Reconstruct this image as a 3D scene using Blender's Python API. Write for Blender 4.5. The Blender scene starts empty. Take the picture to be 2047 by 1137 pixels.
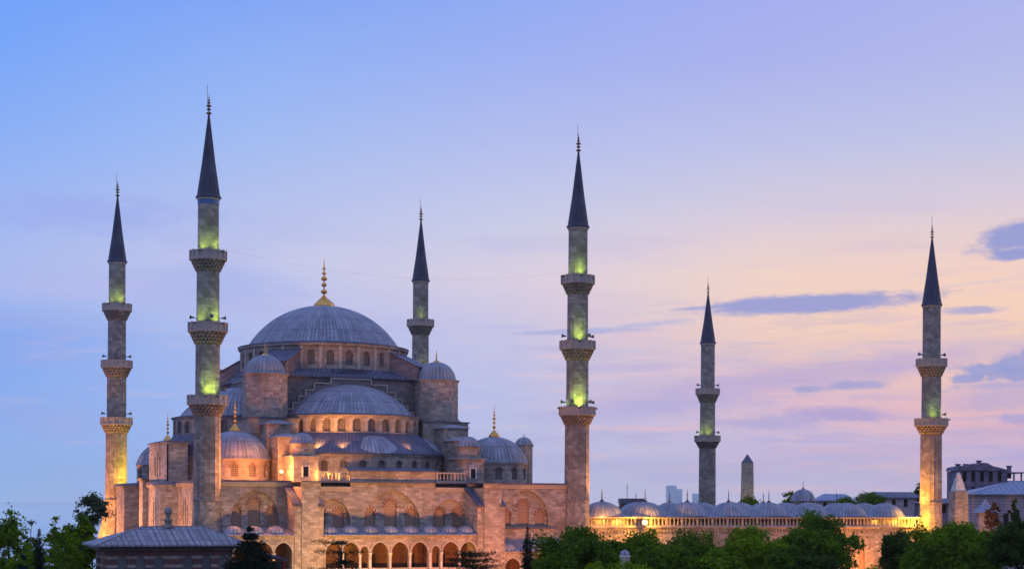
import bpy, math, random
from mathutils import Vector
R_ = math.radians
PI = math.pi
SC = bpy.context.scene
C = SC.collection
# ------------------------------------------------------------------ camera
EYE = 14.0
FPX = 3320.0
cam_d = bpy.data.cameras.new('camera')
cam_d.sensor_width = 36.0
cam_d.lens = FPX / 2047 * 36
cam_d.shift_x = -0.00107
cam_d.shift_y = (1005 - 568.5) / 2047
cam_d.clip_start = 1.0
cam_d.clip_end = 60000.0
cam = bpy.data.objects.new('camera', cam_d)
C.objects.link(cam)
cam.location = (0, 0, EYE)
ROLL = 0.005
cam.rotation_euler = (R_(90), -ROLL, 0)
SC.camera = cam
SC.view_settings.view_transform = 'Standard'
SC.view_settings.look = 'None'
SC.view_settings.exposure = 0.0
SC.view_settings.gamma = 1.0
SC.cycles.max_bounces = 6
SC.cycles.diffuse_bounces = 3
SC.cycles.use_denoising = True


def lin(r, g, b):
    f = lambda c: (c / 255 / 12.92) if c / 255 <= 0.04045 else ((c / 255 + 0.055) / 1.055) ** 2.4
    return (f(r), f(g), f(b), 1.0)


# ------------------------------------------------------------------ node helper
class NT:
    def __init__(s, tree):
        s.t = tree
        tree.nodes.clear()

    def n(s, typ, **kw):
        nd = s.t.nodes.new(typ)
        for k, v in kw.items():
            setattr(nd, k, v)
        return nd

    def put(s, sock, v):
        if isinstance(v, bpy.types.NodeSocket):
            s.t.links.new(v, sock)
        else:
            sock.default_value = v

    def m(s, op, a, b=None, c=None, clamp=False):
        nd = s.n('ShaderNodeMath', operation=op, use_clamp=clamp)
        s.put(nd.inputs[0], a)
        if b is not None: s.put(nd.inputs[1], b)
        if c is not None: s.put(nd.inputs[2], c)
        return nd.outputs[0]

    def mix(s, f, a, b, blend='MIX'):
        nd = s.n('ShaderNodeMix', data_type='RGBA', blend_type=blend)
        s.put(nd.inputs[0], f); s.put(nd.inputs[6], a); s.put(nd.inputs[7], b)
        return nd.outputs[2]

    def rng(s, v, a, b, c=0.0, d=1.0, smooth=True):
        nd = s.n('ShaderNodeMapRange', interpolation_type='SMOOTHSTEP' if smooth else 'LINEAR')
        s.put(nd.inputs[0], v)
        nd.inputs[1].default_value = a; nd.inputs[2].default_value = b
        nd.inputs[3].default_value = c; nd.inputs[4].default_value = d
        return nd.outputs[0]

    def ramp(s, fac, stops, interp='LINEAR'):
        nd = s.n('ShaderNodeValToRGB')
        cr = nd.color_ramp
        cr.interpolation = interp
        while len(cr.elements) > 1: cr.elements.remove(cr.elements[-1])
        for i, (p, c) in enumerate(stops):
            e = cr.elements[0] if i == 0 else cr.elements.new(p)
            e.position = p; e.color = c
        s.put(nd.inputs[0], fac)
        return nd.outputs[0]

    def noise(s, vec, scale, detail=4.0, rough=0.55, dim='3D'):
        nd = s.n('ShaderNodeTexNoise', noise_dimensions=dim)
        s.put(nd.inputs['Vector'], vec)
        nd.inputs['Scale'].default_value = scale
        nd.inputs['Detail'].default_value = detail
        nd.inputs['Roughness'].default_value = rough
        return nd.outputs[0]

    def mapping(s, vec, scale=(1, 1, 1), loc=(0, 0, 0)):
        nd = s.n('ShaderNodeMapping')
        s.put(nd.inputs[0], vec)
        nd.inputs['Scale'].default_value = scale
        nd.inputs['Location'].default_value = loc
        return nd.outputs[0]


# ------------------------------------------------------------------ dusk sky
SUN_EL, SUN_AZ = R_(1.5), R_(62)          # the sun is just gone to the right of the view
world = bpy.data.worlds.new('World')
SC.world = world
world.use_nodes = True
w = NT(world.node_tree)
dirv = w.n('ShaderNodeTexCoord').outputs['Generated']
sx = w.n('ShaderNodeSeparateXYZ'); w.put(sx.inputs[0], dirv)
X, Y, Z = sx.outputs
az = w.m('ARCTAN2', X, Y)
el = w.m('ARCTAN2', Z, w.m('SQRT', w.m('ADD', w.m('MULTIPLY', X, X), w.m('MULTIPLY', Y, Y))))
el01 = w.m('DIVIDE', el, 0.32, clamp=True)
E_ = lambda y: max(0.0, (1005 - y) / FPX / 0.32)
COLS = [
    (-0.299, [(0, 110, 158, 249), (150, 120, 166, 248), (300, 138, 175, 246), (450, 160, 184, 242), (560, 172, 188, 239), (620, 162, 184, 240),
              (690, 130, 170, 242), (850, 142, 178, 242), (1000, 160, 194, 243)]),
    (-0.153, [(0, 125, 162, 245), (150, 145, 177, 245), (300, 163, 188, 242), (450, 184, 195, 237), (530, 195, 200, 235), (610, 188, 195, 237),
              (750, 170, 189, 239), (900, 162, 188, 241), (1000, 168, 194, 242)]),
    (0.0, [(0, 144, 169, 243), (150, 160, 178, 241), (300, 180, 191, 238), (450, 202, 204, 232), (560, 219, 208, 226), (650, 203, 199, 230),
           (800, 190, 194, 232), (1000, 196, 200, 232)]),
    (0.153, [(0, 163, 173, 239), (150, 171, 179, 237), (300, 190, 194, 233), (420, 212, 204, 224), (490, 230, 208, 212), (560, 243, 212, 199), (660, 243, 208, 192),
             (730, 230, 198, 200), (800, 224, 190, 206), (880, 202, 190, 223), (1000, 198, 196, 228)]),
    (0.299, [(0, 170, 179, 237), (150, 178, 185, 235), (300, 194, 197, 230), (420, 217, 204, 219), (490, 234, 207, 206), (560, 246, 210, 194), (640, 249, 211, 185),
             (740, 246, 203, 185), (840, 232, 182, 192), (900, 200, 181, 217), (1000, 196, 190, 226)]),
]
sky = None
prev = None
for a0, st in COLS:
    r = w.ramp(el01, [(E_(y), lin(r_, g_, b_)) for (y, r_, g_, b_) in reversed(st)], 'B_SPLINE' if False else 'LINEAR')
    sky = r if sky is None else w.mix(w.rng(az, prev, a0, smooth=False), sky, r)
    prev = a0
# thin clouds, laid out in azimuth and elevation
cv = w.n('ShaderNodeCombineXYZ'); w.put(cv.inputs[0], az); w.put(cv.inputs[1], el)
warp = w.noise(w.mapping(cv.outputs[0], (26, 95, 1)), 1.0, 6, 0.6, '2D')
warp2 = w.noise(w.mapping(cv.outputs[0], (70, 190, 1), (3, 8, 0)), 1.0, 5, 0.6, '2D')
warp3 = w.noise(w.mapping(cv.outputs[0], (210, 430, 1), (9, 2, 0)), 1.0, 4, 0.6, '2D')
wsum = w.m('MULTIPLY_ADD', w.m('SUBTRACT', warp3, 0.5), 0.7, w.m('ADD', w.m('MULTIPLY', w.m('SUBTRACT', warp, 0.5), 1.7), w.m('MULTIPLY', w.m('SUBTRACT', warp2, 0.5), 1.1)))
veil = w.noise(w.mapping(cv.outputs[0], (7, 46, 1), (1.7, 0.4, 0)), 1.0, 5, 0.55, '2D')
sky = w.mix(w.m('MULTIPLY', w.m('MULTIPLY', w.rng(veil, 0.48, 0.72), w.rng(el, 0.2, 0.13)), 0.26), sky, lin(170, 172, 226))
streak = w.noise(w.mapping(cv.outputs[0], (9, 90, 1), (5.1, 2.4, 0)), 1.0, 5, 0.55, '2D')
sky = w.mix(w.m('MULTIPLY', w.m('MULTIPLY', w.rng(streak, 0.5, 0.74), w.rng(el, 0.145, 0.10)), w.rng(az, -0.02, 0.12, 0.0, 0.4)), sky, lin(238, 200, 206))


wiso = w.m('ADD', w.m('MULTIPLY', w.m('SUBTRACT', w.noise(w.mapping(cv.outputs[0], (62, 75, 1), (4, 1, 0)), 1.0, 6, 0.62, '2D'), 0.5), 2.4), w.m('MULTIPLY', w.m('SUBTRACT', warp3, 0.5), 0.5))


def cloud(px, py, wpx, hpx, col, amt, tilt=0.0, rag=1.0, soft=0.55, lump=False):
    global sky
    ca, ce = math.atan((px - 1024) / FPX), math.atan((1005 - py) / FPX)
    da = w.m('SUBTRACT', az, ca)
    de = w.m('SUBTRACT', w.m('SUBTRACT', el, ce), w.m('MULTIPLY', da, tilt))
    da = w.m('DIVIDE', da, wpx / FPX); de = w.m('DIVIDE', de, hpx / FPX)
    d = w.m('SQRT', w.m('ADD', w.m('MULTIPLY', da, da), w.m('MULTIPLY', de, de)))
    d = w.m('MULTIPLY_ADD', wiso if lump else wsum, rag, d)
    sky = w.mix(w.rng(d, 1.0 + soft * 0.4, 1.0 - soft, 0.0, amt), sky, lin(*col))


wz = w.m('MULTIPLY', w.rng(el, 0.015, 0.04), w.rng(el, 0.135, 0.095))
wa = w.noise(w.mapping(cv.outputs[0], (11, 120, 1), (2.3, 7.7, 0)), 1.0, 8, 0.62, '2D')
wb = w.noise(w.mapping(cv.outputs[0], (18, 170, 1), (6.3, 1.7, 0)), 1.0, 8, 0.62, '2D')
right = w.rng(az, -0.06, 0.08, 0.25, 1.0)
sky = w.mix(w.m('MULTIPLY', w.m('MULTIPLY', w.rng(wa, 0.50, 0.68), wz), w.m('MULTIPLY', right, 0.40)), sky, lin(178, 172, 220))
sky = w.mix(w.m('MULTIPLY', w.m('MULTIPLY', w.rng(wb, 0.54, 0.70), wz), w.m('MULTIPLY', right, 0.45)), sky, lin(240, 200, 204))
DK = (146, 155, 212)
cloud(170, 450, 260, 40, (150, 165, 236), 0.45, 0.0, 0.8, 0.9)
cloud(430, 575, 170, 42, (160, 180, 240), 0.5, 0.05, 0.8, 0.9)
cloud(180, 590, 200, 26, (186, 190, 238), 0.5, 0.05, 0.8, 0.9)
cloud(690, 520, 200, 40, (205, 204, 234), 0.5, 0.1, 0.8, 0.9)
cloud(1650, 748, 420, 34, (184, 170, 216), 0.7, 0.12, 0.5, 0.8)
cloud(1300, 812, 260, 26, (180, 176, 224), 0.5, 0.1, 0.6, 0.8)
cloud(2030, 800, 130, 26, (186, 172, 214), 0.7, 0.05, 0.7, 0.6)
cloud(1290, 855, 150, 6, (224, 184, 206), 0.55, 0.0, 0.7, 0.9)
cloud(1690, 900, 200, 10, (214, 180, 208), 0.45, 0.0, 0.7, 0.9)
cloud(1630, 610, 235, 21, (152, 158, 212), 0.95, 0.045, 0.42, 0.42)
cloud(1395, 616, 60, 5, (160, 166, 214), 0.8, 0.06, 0.5, 0.7)
cloud(2040, 486, 98, 30, (148, 156, 212), 0.95, 0.22, 0.5, 0.45)
cloud(2035, 524, 64, 12, (148, 156, 212), 0.95, 0.08, 0.5, 0.45)
cloud(1946, 629, 62, 9, (166, 168, 212), 0.8, 0.03, 0.6, 0.6)
for (cx_, cy_, cw_, ch_) in ((2028, 730, 50, 24), (1975, 745, 60, 17), (1928, 760, 42, 11), (2040, 756, 60, 16)):
    cloud(cx_, cy_, cw_, ch_, (152, 159, 212), 0.9, 0.0, 0.75, 0.5, True)
cloud(1990, 775, 110, 8, (178, 172, 214), 0.8, 0.03, 0.8, 0.6)
cloud(1615, 778, 44, 8, (160, 163, 214), 0.8, 0.0, 0.7, 0.6, True)
cloud(1712, 771, 60, 10, (160, 163, 214), 0.8, 0.02, 0.7, 0.6, True)
cloud(1675, 826, 110, 16, (176, 164, 214), 0.85, -0.03, 0.7, 0.6)
cloud(1520, 842, 130, 16, (178, 172, 218), 0.8, 0.02, 0.7, 0.6)
cloud(2030, 838, 50, 16, (176, 166, 214), 0.8, 0.0, 0.8, 0.6)
cloud(1150, 662, 140, 6, (168, 176, 224), 0.8, 0.03, 0.6, 0.7)
cloud(1290, 648, 110, 6, (186, 184, 222), 0.7, 0.10, 0.7, 0.8)
cloud(1000, 654, 80, 4, (184, 186, 228), 0.6, 0.02, 0.7, 0.8)
cloud(1665, 707, 60, 7, (216, 196, 208), 0.7, 0.05, 0.9, 0.7)
cloud(1980, 575, 90, 5, (216, 198, 208), 0.6, 0.08, 0.9, 0.8)
# overhead and behind the viewer the dusk sky goes on
up = w.rng(el, 0.32, 1.1)
sky = w.mix(up, sky, (0.30, 0.42, 0.92, 1))
back = w.rng(w.m('ABSOLUTE', az), 0.5, 1.7)
east = w.ramp(w.m('DIVIDE', el, 1.3, clamp=True), [(0, (0.27, 0.29, 0.48, 1)), (0.18, (0.40, 0.43, 0.72, 1)), (0.45, (0.44, 0.52, 0.96, 1)), (1, (0.36, 0.50, 1.05, 1))])
sky = w.mix(back, sky, east)
nish = w.n('ShaderNodeTexSky', sky_type='NISHITA')
nish.sun_disc = False
nish.sun_elevation = SUN_EL
nish.sun_rotation = SUN_AZ
bg1 = w.n('ShaderNodeBackground'); w.put(bg1.inputs[0], nish.outputs[0]); bg1.inputs[1].default_value = 0.004
bg2 = w.n('ShaderNodeBackground'); w.put(bg2.inputs[0], sky); bg2.inputs[1].default_value = 1.0
add = w.n('ShaderNodeAddShader')
w.put(add.inputs[0], bg1.outputs[0]); w.put(add.inputs[1], bg2.outputs[0])
out = w.n('ShaderNodeOutputWorld')
w.put(out.inputs[0], add.outputs[0])
world.cycles.sampling_method = 'MANUAL'
world.cycles.sample_map_resolution = 1024

sun_d = bpy.data.lights.new('sun', 'SUN')
sun_d.energy = 0.25
sun_d.angle = R_(25)
sun_d.color = (1.0, 0.72, 0.6)
sun = bpy.data.objects.new('sun', sun_d)
C.objects.link(sun)
# points from the glow on the right horizon
sun.rotation_euler = Vector((-math.sin(SUN_AZ) * math.cos(R_(8)), -math.cos(SUN_AZ) * math.cos(R_(8)), -math.sin(R_(8)))).to_track_quat('-Z', 'Y').to_euler()

# ------------------------------------------------------------------ mosque frame: u along the near facade, v into the building
D0 = 250.0
OX, OY = -612 / FPX * D0, D0
ANG = math.atan2(0.1, 751.7 / FPX)
CA, SA = math.cos(ANG), math.sin(ANG)


def W(u, v, z=0.0):
    return (OX + u * CA - v * SA, OY + u * SA + v * CA, z)


def at(px, d, z=0.0):
    """a ground point seen near column px of the photograph, d metres away"""
    return ((px - 1024) / FPX * d, d, z)


# ------------------------------------------------------------------ objects
BASE = {}


def tag(o, label=None, cat=None, group=None, kind=None):
    if label: o['label'] = label
    if cat: o['category'] = cat
    if group: o['group'] = group
    if kind: o['kind'] = kind
    return o


def thing(name, label, cat, base, group=None, rot=ANG):
    """Empty at the thing's base; base in mosque frame (rot=ANG) or world (rot=0)"""
    o = bpy.data.objects.new(name, None)
    C.objects.link(o)
    o.empty_display_size = 0.5
    o.location = W(*base) if rot == ANG else base
    o.rotation_euler = (0, 0, rot)
    BASE[o.name] = base
    return tag(o, label, cat, group)


class MB:
    def __init__(s):
        s.v, s.f, s.uv, s.sm = [], [], [], []

    def face(s, pts, uv=None, smooth=False):
        i = len(s.v)
        s.v.extend(pts)
        s.f.append(tuple(range(i, i + len(pts))))
        s.uv.append(uv); s.sm.append(smooth)

    def grid(s, rows, uvs=None, smooth=True, closed=False, flip=False):
        """rows: list of lists of points, shared vertices"""
        i0 = len(s.v)
        n = len(rows[0])
        for r in rows: s.v.extend(r)
        for j in range(len(rows) - 1):
            for k in range(n if closed else n - 1):
                k2 = (k + 1) % n
                q = [i0 + j * n + k, i0 + j * n + k2, i0 + (j + 1) * n + k2, i0 + (j + 1) * n + k]
                uv = None
                if uvs:
                    ku = k + 1
                    uv = [uvs(j, k), uvs(j, ku), uvs(j + 1, ku), uvs(j + 1, k)]
                if flip:
                    q.reverse()
                    if uv: uv.reverse()
                s.f.append(tuple(q)); s.uv.append(uv); s.sm.append(smooth)

    def box(s, u0, u1, v0, v1, z0, z1, bottom=True):
        p = [(u0, v0, z0), (u1, v0, z0), (u1, v1, z0), (u0, v1, z0), (u0, v0, z1), (u1, v0, z1), (u1, v1, z1), (u0, v1, z1)]
        for q in ((0, 1, 5, 4), (1, 2, 6, 5), (2, 3, 7, 6), (3, 0, 4, 7), (4, 5, 6, 7), (3, 2, 1, 0)):
            s.face([p[i] for i in q])

    def prism(s, poly, z0, z1, top=True, ztop=None):
        """vertical prism over a counter-clockwise polygon"""
        n = len(poly)
        for i in range(n):
            a, b = poly[i], poly[(i + 1) % n]
            s.face([(a[0], a[1], z0), (b[0], b[1], z0), (b[0], b[1], z1), (a[0], a[1], z1)])
        if top: s.face([(p[0], p[1], z1) for p in poly])
        s.face([(p[0], p[1], z0) for p in reversed(poly)])

    def extr(s, prof, axis, t0, t1):
        """profile of (horizontal, z) extruded along the other horizontal axis; axis 'u': profile is (v,z)"""
        P = (lambda a, t: (t, a[0], a[1])) if axis == 'u' else (lambda a, t: (a[0], t, a[1]))
        n = len(prof)
        for i in range(n):
            a, b = prof[i], prof[(i + 1) % n]
            s.face([P(a, t0), P(b, t0), P(b, t1), P(a, t1)])
        s.face([P(a, t0) for a in reversed(prof)])
        s.face([P(a, t1) for a in prof])

    def lathe(s, prof, cu, cv, angs, closed=True, rf=None, smooth=True, su=1.0, sv=1.0, uvr=None):
        """prof (r,z) from bottom to top; angs list of angles"""
        rows = []
        for j, (r, z) in enumerate(prof):
            row = []
            for k, a in enumerate(angs):
                rr = r + (rf(j, k) if rf else 0.0)
                row.append((cu + su * rr * math.cos(a), cv + sv * rr * math.sin(a), z))
            rows.append(row)
        R0 = uvr or max(p[0] for p in prof)
        ll = [0.0]
        for j in range(1, len(prof)):
            ll.append(ll[-1] + math.hypot(prof[j][0] - prof[j - 1][0], prof[j][1] - prof[j - 1][1]))
        full = list(angs) + [angs[0] + 2 * PI]
        s.grid(rows, lambda j, k: (full[k] * R0, ll[j]), smooth, closed)

    def tube(s, pts, r, n=6, r1=None):
        prev = None
        rows = []
        for i, p in enumerate(pts):
            p = Vector(p)
            d = (Vector(pts[min(i + 1, len(pts) - 1)]) - Vector(pts[max(i - 1, 0)])).normalized()
            a = d.cross(Vector((0, 0, 1)))
            if a.length < 1e-3: a = Vector((1, 0, 0))
            a.normalize(); b = d.cross(a)
            rr = r if r1 is None else r + (r1 - r) * i / (len(pts) - 1)
            rows.append([tuple(p + (a * math.cos(t) + b * math.sin(t)) * rr) for t in [2 * PI * k / n for k in range(n)]])
        s.grid(rows, None, True, True)
        s.face(list(reversed(rows[0]))); s.face(rows[-1])

    def build(s, name, mat, parent=None, kind=None):
        base = (0, 0, 0)
        p = parent
        while p is not None:
            if p.name in BASE: base = BASE[p.name]
            p = p.parent
        me = bpy.data.meshes.new(name)
        me.from_pydata([(x - base[0], y - base[1], z - base[2]) for x, y, z in s.v], [], s.f)
        uvl = me.uv_layers.new(name='UVMap')
        buf = [0.0] * (2 * len(me.loops))
        li = 0
        for f, uv in zip(s.f, s.uv):
            if uv is None:
                nx = ny = nz = 0.0
                for i in range(len(f)):
                    a, b = s.v[f[i]], s.v[f[(i + 1) % len(f)]]
                    nx += (a[1] - b[1]) * (a[2] + b[2]); ny += (a[2] - b[2]) * (a[0] + b[0]); nz += (a[0] - b[0]) * (a[1] + b[1])
                L = math.hypot(nx, ny)
                if L > 0.5 * abs(nz) and L > 1e-9:
                    tx, ty = -ny / L, nx / L
                    for i in f:
                        q = s.v[i]; buf[li] = q[0] * tx + q[1] * ty; buf[li + 1] = q[2]; li += 2
                else:
                    for i in f:
                        q = s.v[i]; buf[li] = q[0]; buf[li + 1] = q[1]; li += 2
            else:
                for q in uv:
                    buf[li] = q[0]; buf[li + 1] = q[1]; li += 2
        uvl.data.foreach_set('uv', buf)
        me.polygons.foreach_set('use_smooth', s.sm)
        if mat: me.materials.append(mat)
        me.update()
        o = bpy.data.objects.new(name, me)
        C.objects.link(o)
        if parent is not None: o.parent = parent
        if kind: o['kind'] = kind
        return o


def circ(n, a0=0.0, a1=2 * PI, closed=True):
    return [a0 + (a1 - a0) * k / (n if closed else n - 1) for k in range(n)]


# ------------------------------------------------------------------ materials
def mat(name):
    m = bpy.data.materials.new(name)
    m.use_nodes = True
    t = NT(m.node_tree)
    b = t.n('ShaderNodeBsdfPrincipled')
    o = t.n('ShaderNodeOutputMaterial')
    t.t.links.new(b.outputs[0], o.inputs[0])
    return m, t, b


def stone(name, base, var=0.35, bw=1.1, bh=0.42, stain=0.5, warm=None, joint=0.6):
    m, t, b = mat(name)
    tc = t.n('ShaderNodeTexCoord')
    uv, ob = tc.outputs['UV'], tc.outputs['Object']
    br = t.n('ShaderNodeTexBrick')
    t.put(br.inputs['Vector'], uv)
    br.inputs['Color1'].default_value = (0, 0, 0, 1)
    br.inputs['Color2'].default_value = (1, 1, 1, 1)
    br.inputs['Mortar'].default_value = (0.5, 0.5, 0.5, 1)
    br.inputs['Scale'].default_value = 1.0
    br.inputs['Mortar Size'].default_value = 0.018
    br.inputs['Mortar Smooth'].default_value = 0.3
    br.inputs['Brick Width'].default_value = bw
    br.inputs['Row Height'].default_value = bh
    lo = tuple(c * (1 - var) for c in base) + (1,)
    hi = tuple(min(c * (1 + var * 0.8), 0.9) for c in base) + (1,)
    blk = t.mix(br.outputs['Color'], lo, hi)
    if warm:   # odd blocks of another quarry
        big = t.noise(t.mapping(uv, (0.9, 2.2, 1)), 1.0, 2)
        blk = t.mix(t.m('MULTIPLY', t.rng(big, 0.5, 0.75), 0.5), blk, tuple(warm) + (1,))
    n1 = t.noise(ob, 0.22, 6, 0.65)
    blk = t.mix(t.m('MULTIPLY', t.rng(n1, 0.42, 0.75), stain), blk, tuple(c * 0.38 for c in base) + (1,))
    dr = t.noise(t.mapping(uv, (1.3, 0.10, 1)), 1.0, 5, 0.6)     # rain streaks
    blk = t.mix(t.m('MULTIPLY', t.rng(dr, 0.54, 0.8), stain * 0.9), blk, tuple(c * 0.3 for c in base) + (1,))
    n3 = t.noise(t.mapping(ob, (1, 1, 1.8)), 0.85, 6, 0.7)
    blk = t.mix(t.rng(n3, 0.46, 0.72, 0.0, 0.55 * stain), blk, tuple(c * 0.45 for c in base) + (1,))
    n2 = t.noise(ob, 2.6, 5, 0.7)
    blk = t.mix(t.rng(n2, 0.35, 0.75, 0.0, 0.45), blk, tuple(c * 0.6 for c in base) + (1,))
    blk = t.mix(t.m('MULTIPLY', br.outputs['Fac'], joint), blk, tuple(c * 0.4 for c in base) + (1,))
    t.put(b.inputs['Base Color'], blk)
    b.inputs['Roughness'].default_value = 0.85
    b.inputs['Specular IOR Level'].default_value = 0.25
    bp = t.n('ShaderNodeBump')
    bp.inputs['Strength'].default_value = 0.5
    bp.inputs['Distance'].default_value = 0.05
    t.put(bp.inputs['Height'], t.m('SUBTRACT', n2, t.m('MULTIPLY', br.outputs['Fac'], 0.7)))
    t.put(b.inputs['Normal'], bp.outputs[0])
    return m


def lead(name, base, streak=0.5, seam=0.0):
    m, t, b = mat(name)
    tc = t.n('ShaderNodeTexCoord')
    uv, ob = tc.outputs['UV'], tc.outputs['Object']
    n1 = t.noise(ob, 0.5, 6, 0.65)
    c = t.mix(t.rng(n1, 0.3, 0.72), tuple(x * 0.74 for x in base) + (1,), tuple(x * 1.16 for x in base) + (1,))
    dr = t.noise(t.mapping(uv, (1.6, 0.16, 1)), 1.0, 5, 0.65)
    c = t.mix(t.m('MULTIPLY', t.rng(dr, 0.5, 0.78), streak * .8), c, tuple(x * 0.5 for x in base) + (1,))
    br = t.n('ShaderNodeTexBrick')          # the sheets and their laps
    t.put(br.inputs['Vector'], t.mapping(uv, (1, 1, 1)))
    br.inputs['Color1'].default_value = (0.80, 0.81, 0.84, 1)
    br.inputs['Color2'].default_value = (1.18, 1.18, 1.16, 1)
    br.inputs['Mortar'].default_value = (0.36, 0.36, 0.40, 1)
    br.inputs['Scale'].default_value = 1.0
    br.inputs['Mortar Size'].default_value = 0.075 + seam
    br.inputs['Brick Width'].default_value = 0.72
    br.inputs['Row Height'].default_value = 3.4
    br.offset = 0.0
    c = t.mix(0.8, c, br.outputs['Color'], 'MULTIPLY')
    t.put(b.inputs['Base Color'], c)
    b.inputs['Roughness'].default_value = 0.55
    b.inputs['Specular IOR Level'].default_value = 0.4
    bp = t.n('ShaderNodeBump')
    bp.inputs['Strength'].default_value = 0.35
    bp.inputs['Distance'].default_value = 0.06
    t.put(bp.inputs['Height'], t.m('ADD', t.noise(ob, 1.5, 4), t.m('MULTIPLY', br.outputs['Fac'], 0.5)))
    t.put(b.inputs['Normal'], bp.outputs[0])
    return m


def plain(name, base, rough=0.7, metal=0.0, noise=0.25, scale=1.5):
    m, t, b = mat(name)
    ob = t.n('ShaderNodeTexCoord').outputs['Object']
    n1 = t.noise(ob, scale, 5, 0.6)
    c = t.mix(t.rng(n1, 0.3, 0.7), tuple(x * (1 - noise) for x in base) + (1,), tuple(min(1, x * (1 + noise)) for x in base) + (1,))
    t.put(b.inputs['Base Color'], c)
    b.inputs['Roughness'].default_value = rough
    b.inputs['Metallic'].default_value = metal
    return m


def lattice(name, base, hole, cell=0.28):
    """plaster lattice window: small round panes in a plaster grid"""
    m, t, b = mat(name)
    uv = t.n('ShaderNodeTexCoord').outputs['UV']
    vo = t.n('ShaderNodeTexVoronoi', feature='F1')
    t.put(vo.inputs['Vector'], uv)
    vo.inputs['Scale'].default_value = 1 / cell
    vo.inputs['Randomness'].default_value = 0.0
    f = t.rng(vo.outputs['Distance'], 0.30, 0.40)
    c = t.mix(f, tuple(hole) + (1,), tuple(base) + (1,))
    t.put(b.inputs['Base Color'], c)
    t.put(b.inputs['Roughness'], t.m('MULTIPLY_ADD', f, 0.6, 0.25))
    return m


def emis(name, col, s):
    m = bpy.data.materials.new(name)
    m.use_nodes = True
    t = NT(m.node_tree)
    e = t.n('ShaderNodeEmission')
    e.inputs[0].default_value = tuple(col) + (1,)
    e.inputs[1].default_value = s
    o = t.n('ShaderNodeOutputMaterial')
    t.t.links.new(e.outputs[0], o.inputs[0])
    return m


def leaf_mat(name, c1, c2, c3):
    m = bpy.data.materials.new(name)
    m.use_nodes = True
    t = NT(m.node_tree)
    at_ = t.n('ShaderNodeAttribute', attribute_name='tint')
    ob = t.n('ShaderNodeTexCoord').outputs['Object']
    c = t.mix(at_.outputs['Fac'], tuple(c1) + (1,), tuple(c2) + (1,))
    c = t.mix(t.rng(t.noise(ob, 0.45, 3), 0.48, 0.7, 0, 0.7), c, tuple(c3) + (1,))
    d = t.n('ShaderNodeBsdfDiffuse'); t.put(d.inputs[0], c)
    tr = t.n('ShaderNodeBsdfTranslucent'); t.put(tr.inputs[0], c)
    mx = t.n('ShaderNodeMixShader'); mx.inputs[0].default_value = 0.3
    t.put(mx.inputs[1], d.outputs[0]); t.put(mx.inputs[2], tr.outputs[0])
    o = t.n('ShaderNodeOutputMaterial')
    t.t.links.new(mx.outputs[0], o.inputs[0])
    return m


M = {}
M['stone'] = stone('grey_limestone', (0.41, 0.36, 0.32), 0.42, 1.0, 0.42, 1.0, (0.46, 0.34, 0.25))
M['stone_dark'] = stone('dark_limestone', (0.24, 0.21, 0.22), 0.3, 1.2, 0.46, 0.9)  # darker limestone for dome base, gables and flying buttresses
M['shaft'] = stone('minaret_limestone', (0.33, 0.30, 0.27), 0.42, 0.8, 0.5, 1.0)
M['trim'] = stone('cornice_limestone', (0.48, 0.42, 0.37), 0.1, 2.4, 0.8, 0.35, None, 0.3)
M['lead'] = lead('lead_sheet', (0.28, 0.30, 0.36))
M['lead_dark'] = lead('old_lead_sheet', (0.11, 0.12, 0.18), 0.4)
M['cone'] = lead('spire_lead', (0.055, 0.06, 0.105), 0.3)
M['lead_red'] = lead('tomb_lead', (0.27, 0.265, 0.29), 0.6, 0.01)
M['gold'] = plain('gilded_copper', (0.78, 0.42, 0.10), 0.38, 0.85, 0.2)
M['bronze'] = plain('dull_bronze', (0.24, 0.11, 0.05), 0.5, 0.6)
M['dark_bronze'] = plain('dark_bronze', (0.09, 0.05, 0.04), .6, .3)
M['lattice'] = lattice('plaster_lattice', (0.22, 0.185, 0.165), (0.03, 0.03, 0.045))
M['lattice_warm'] = lattice('ochre_lattice', (0.38, 0.26, 0.18), (0.20, 0.13, 0.09), 0.24)
M['red'] = plain('red_voussoir', (0.19, 0.075, 0.06), 0.85)
M['pale'] = plain('pale_marble', (0.62, 0.57, 0.52), 0.6)
M['tile'] = plain('blue_tile', (0.03, 0.12, 0.30), 0.3)
M['dark'] = plain('dark_iron', (0.025, 0.025, 0.03), 0.5)
M['speaker'] = plain('grey_horn', (0.10, 0.10, 0.11), 0.5)
M['inner'] = plain('shade_brown_plaster', (0.11, 0.05, 0.028), .9)  # brown interior, darkened so the colour carries the arcade's shade
M['void'] = plain('dark_opening', (0.012, 0.011, 0.012), 0.9)
M['bark'] = plain('bark', (0.05, 0.035, 0.025), 0.95)
M['glow_orange'] = emis('sodium_lens', (1.0, 0.50, 0.10), 4)
M['glow_hot'] = emis('bright_sodium_lens', (1.0, 0.70, 0.28), 4)
M['glow_green'] = emis('green_lens', (0.75, 1.0, 0.45), 10)


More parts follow.
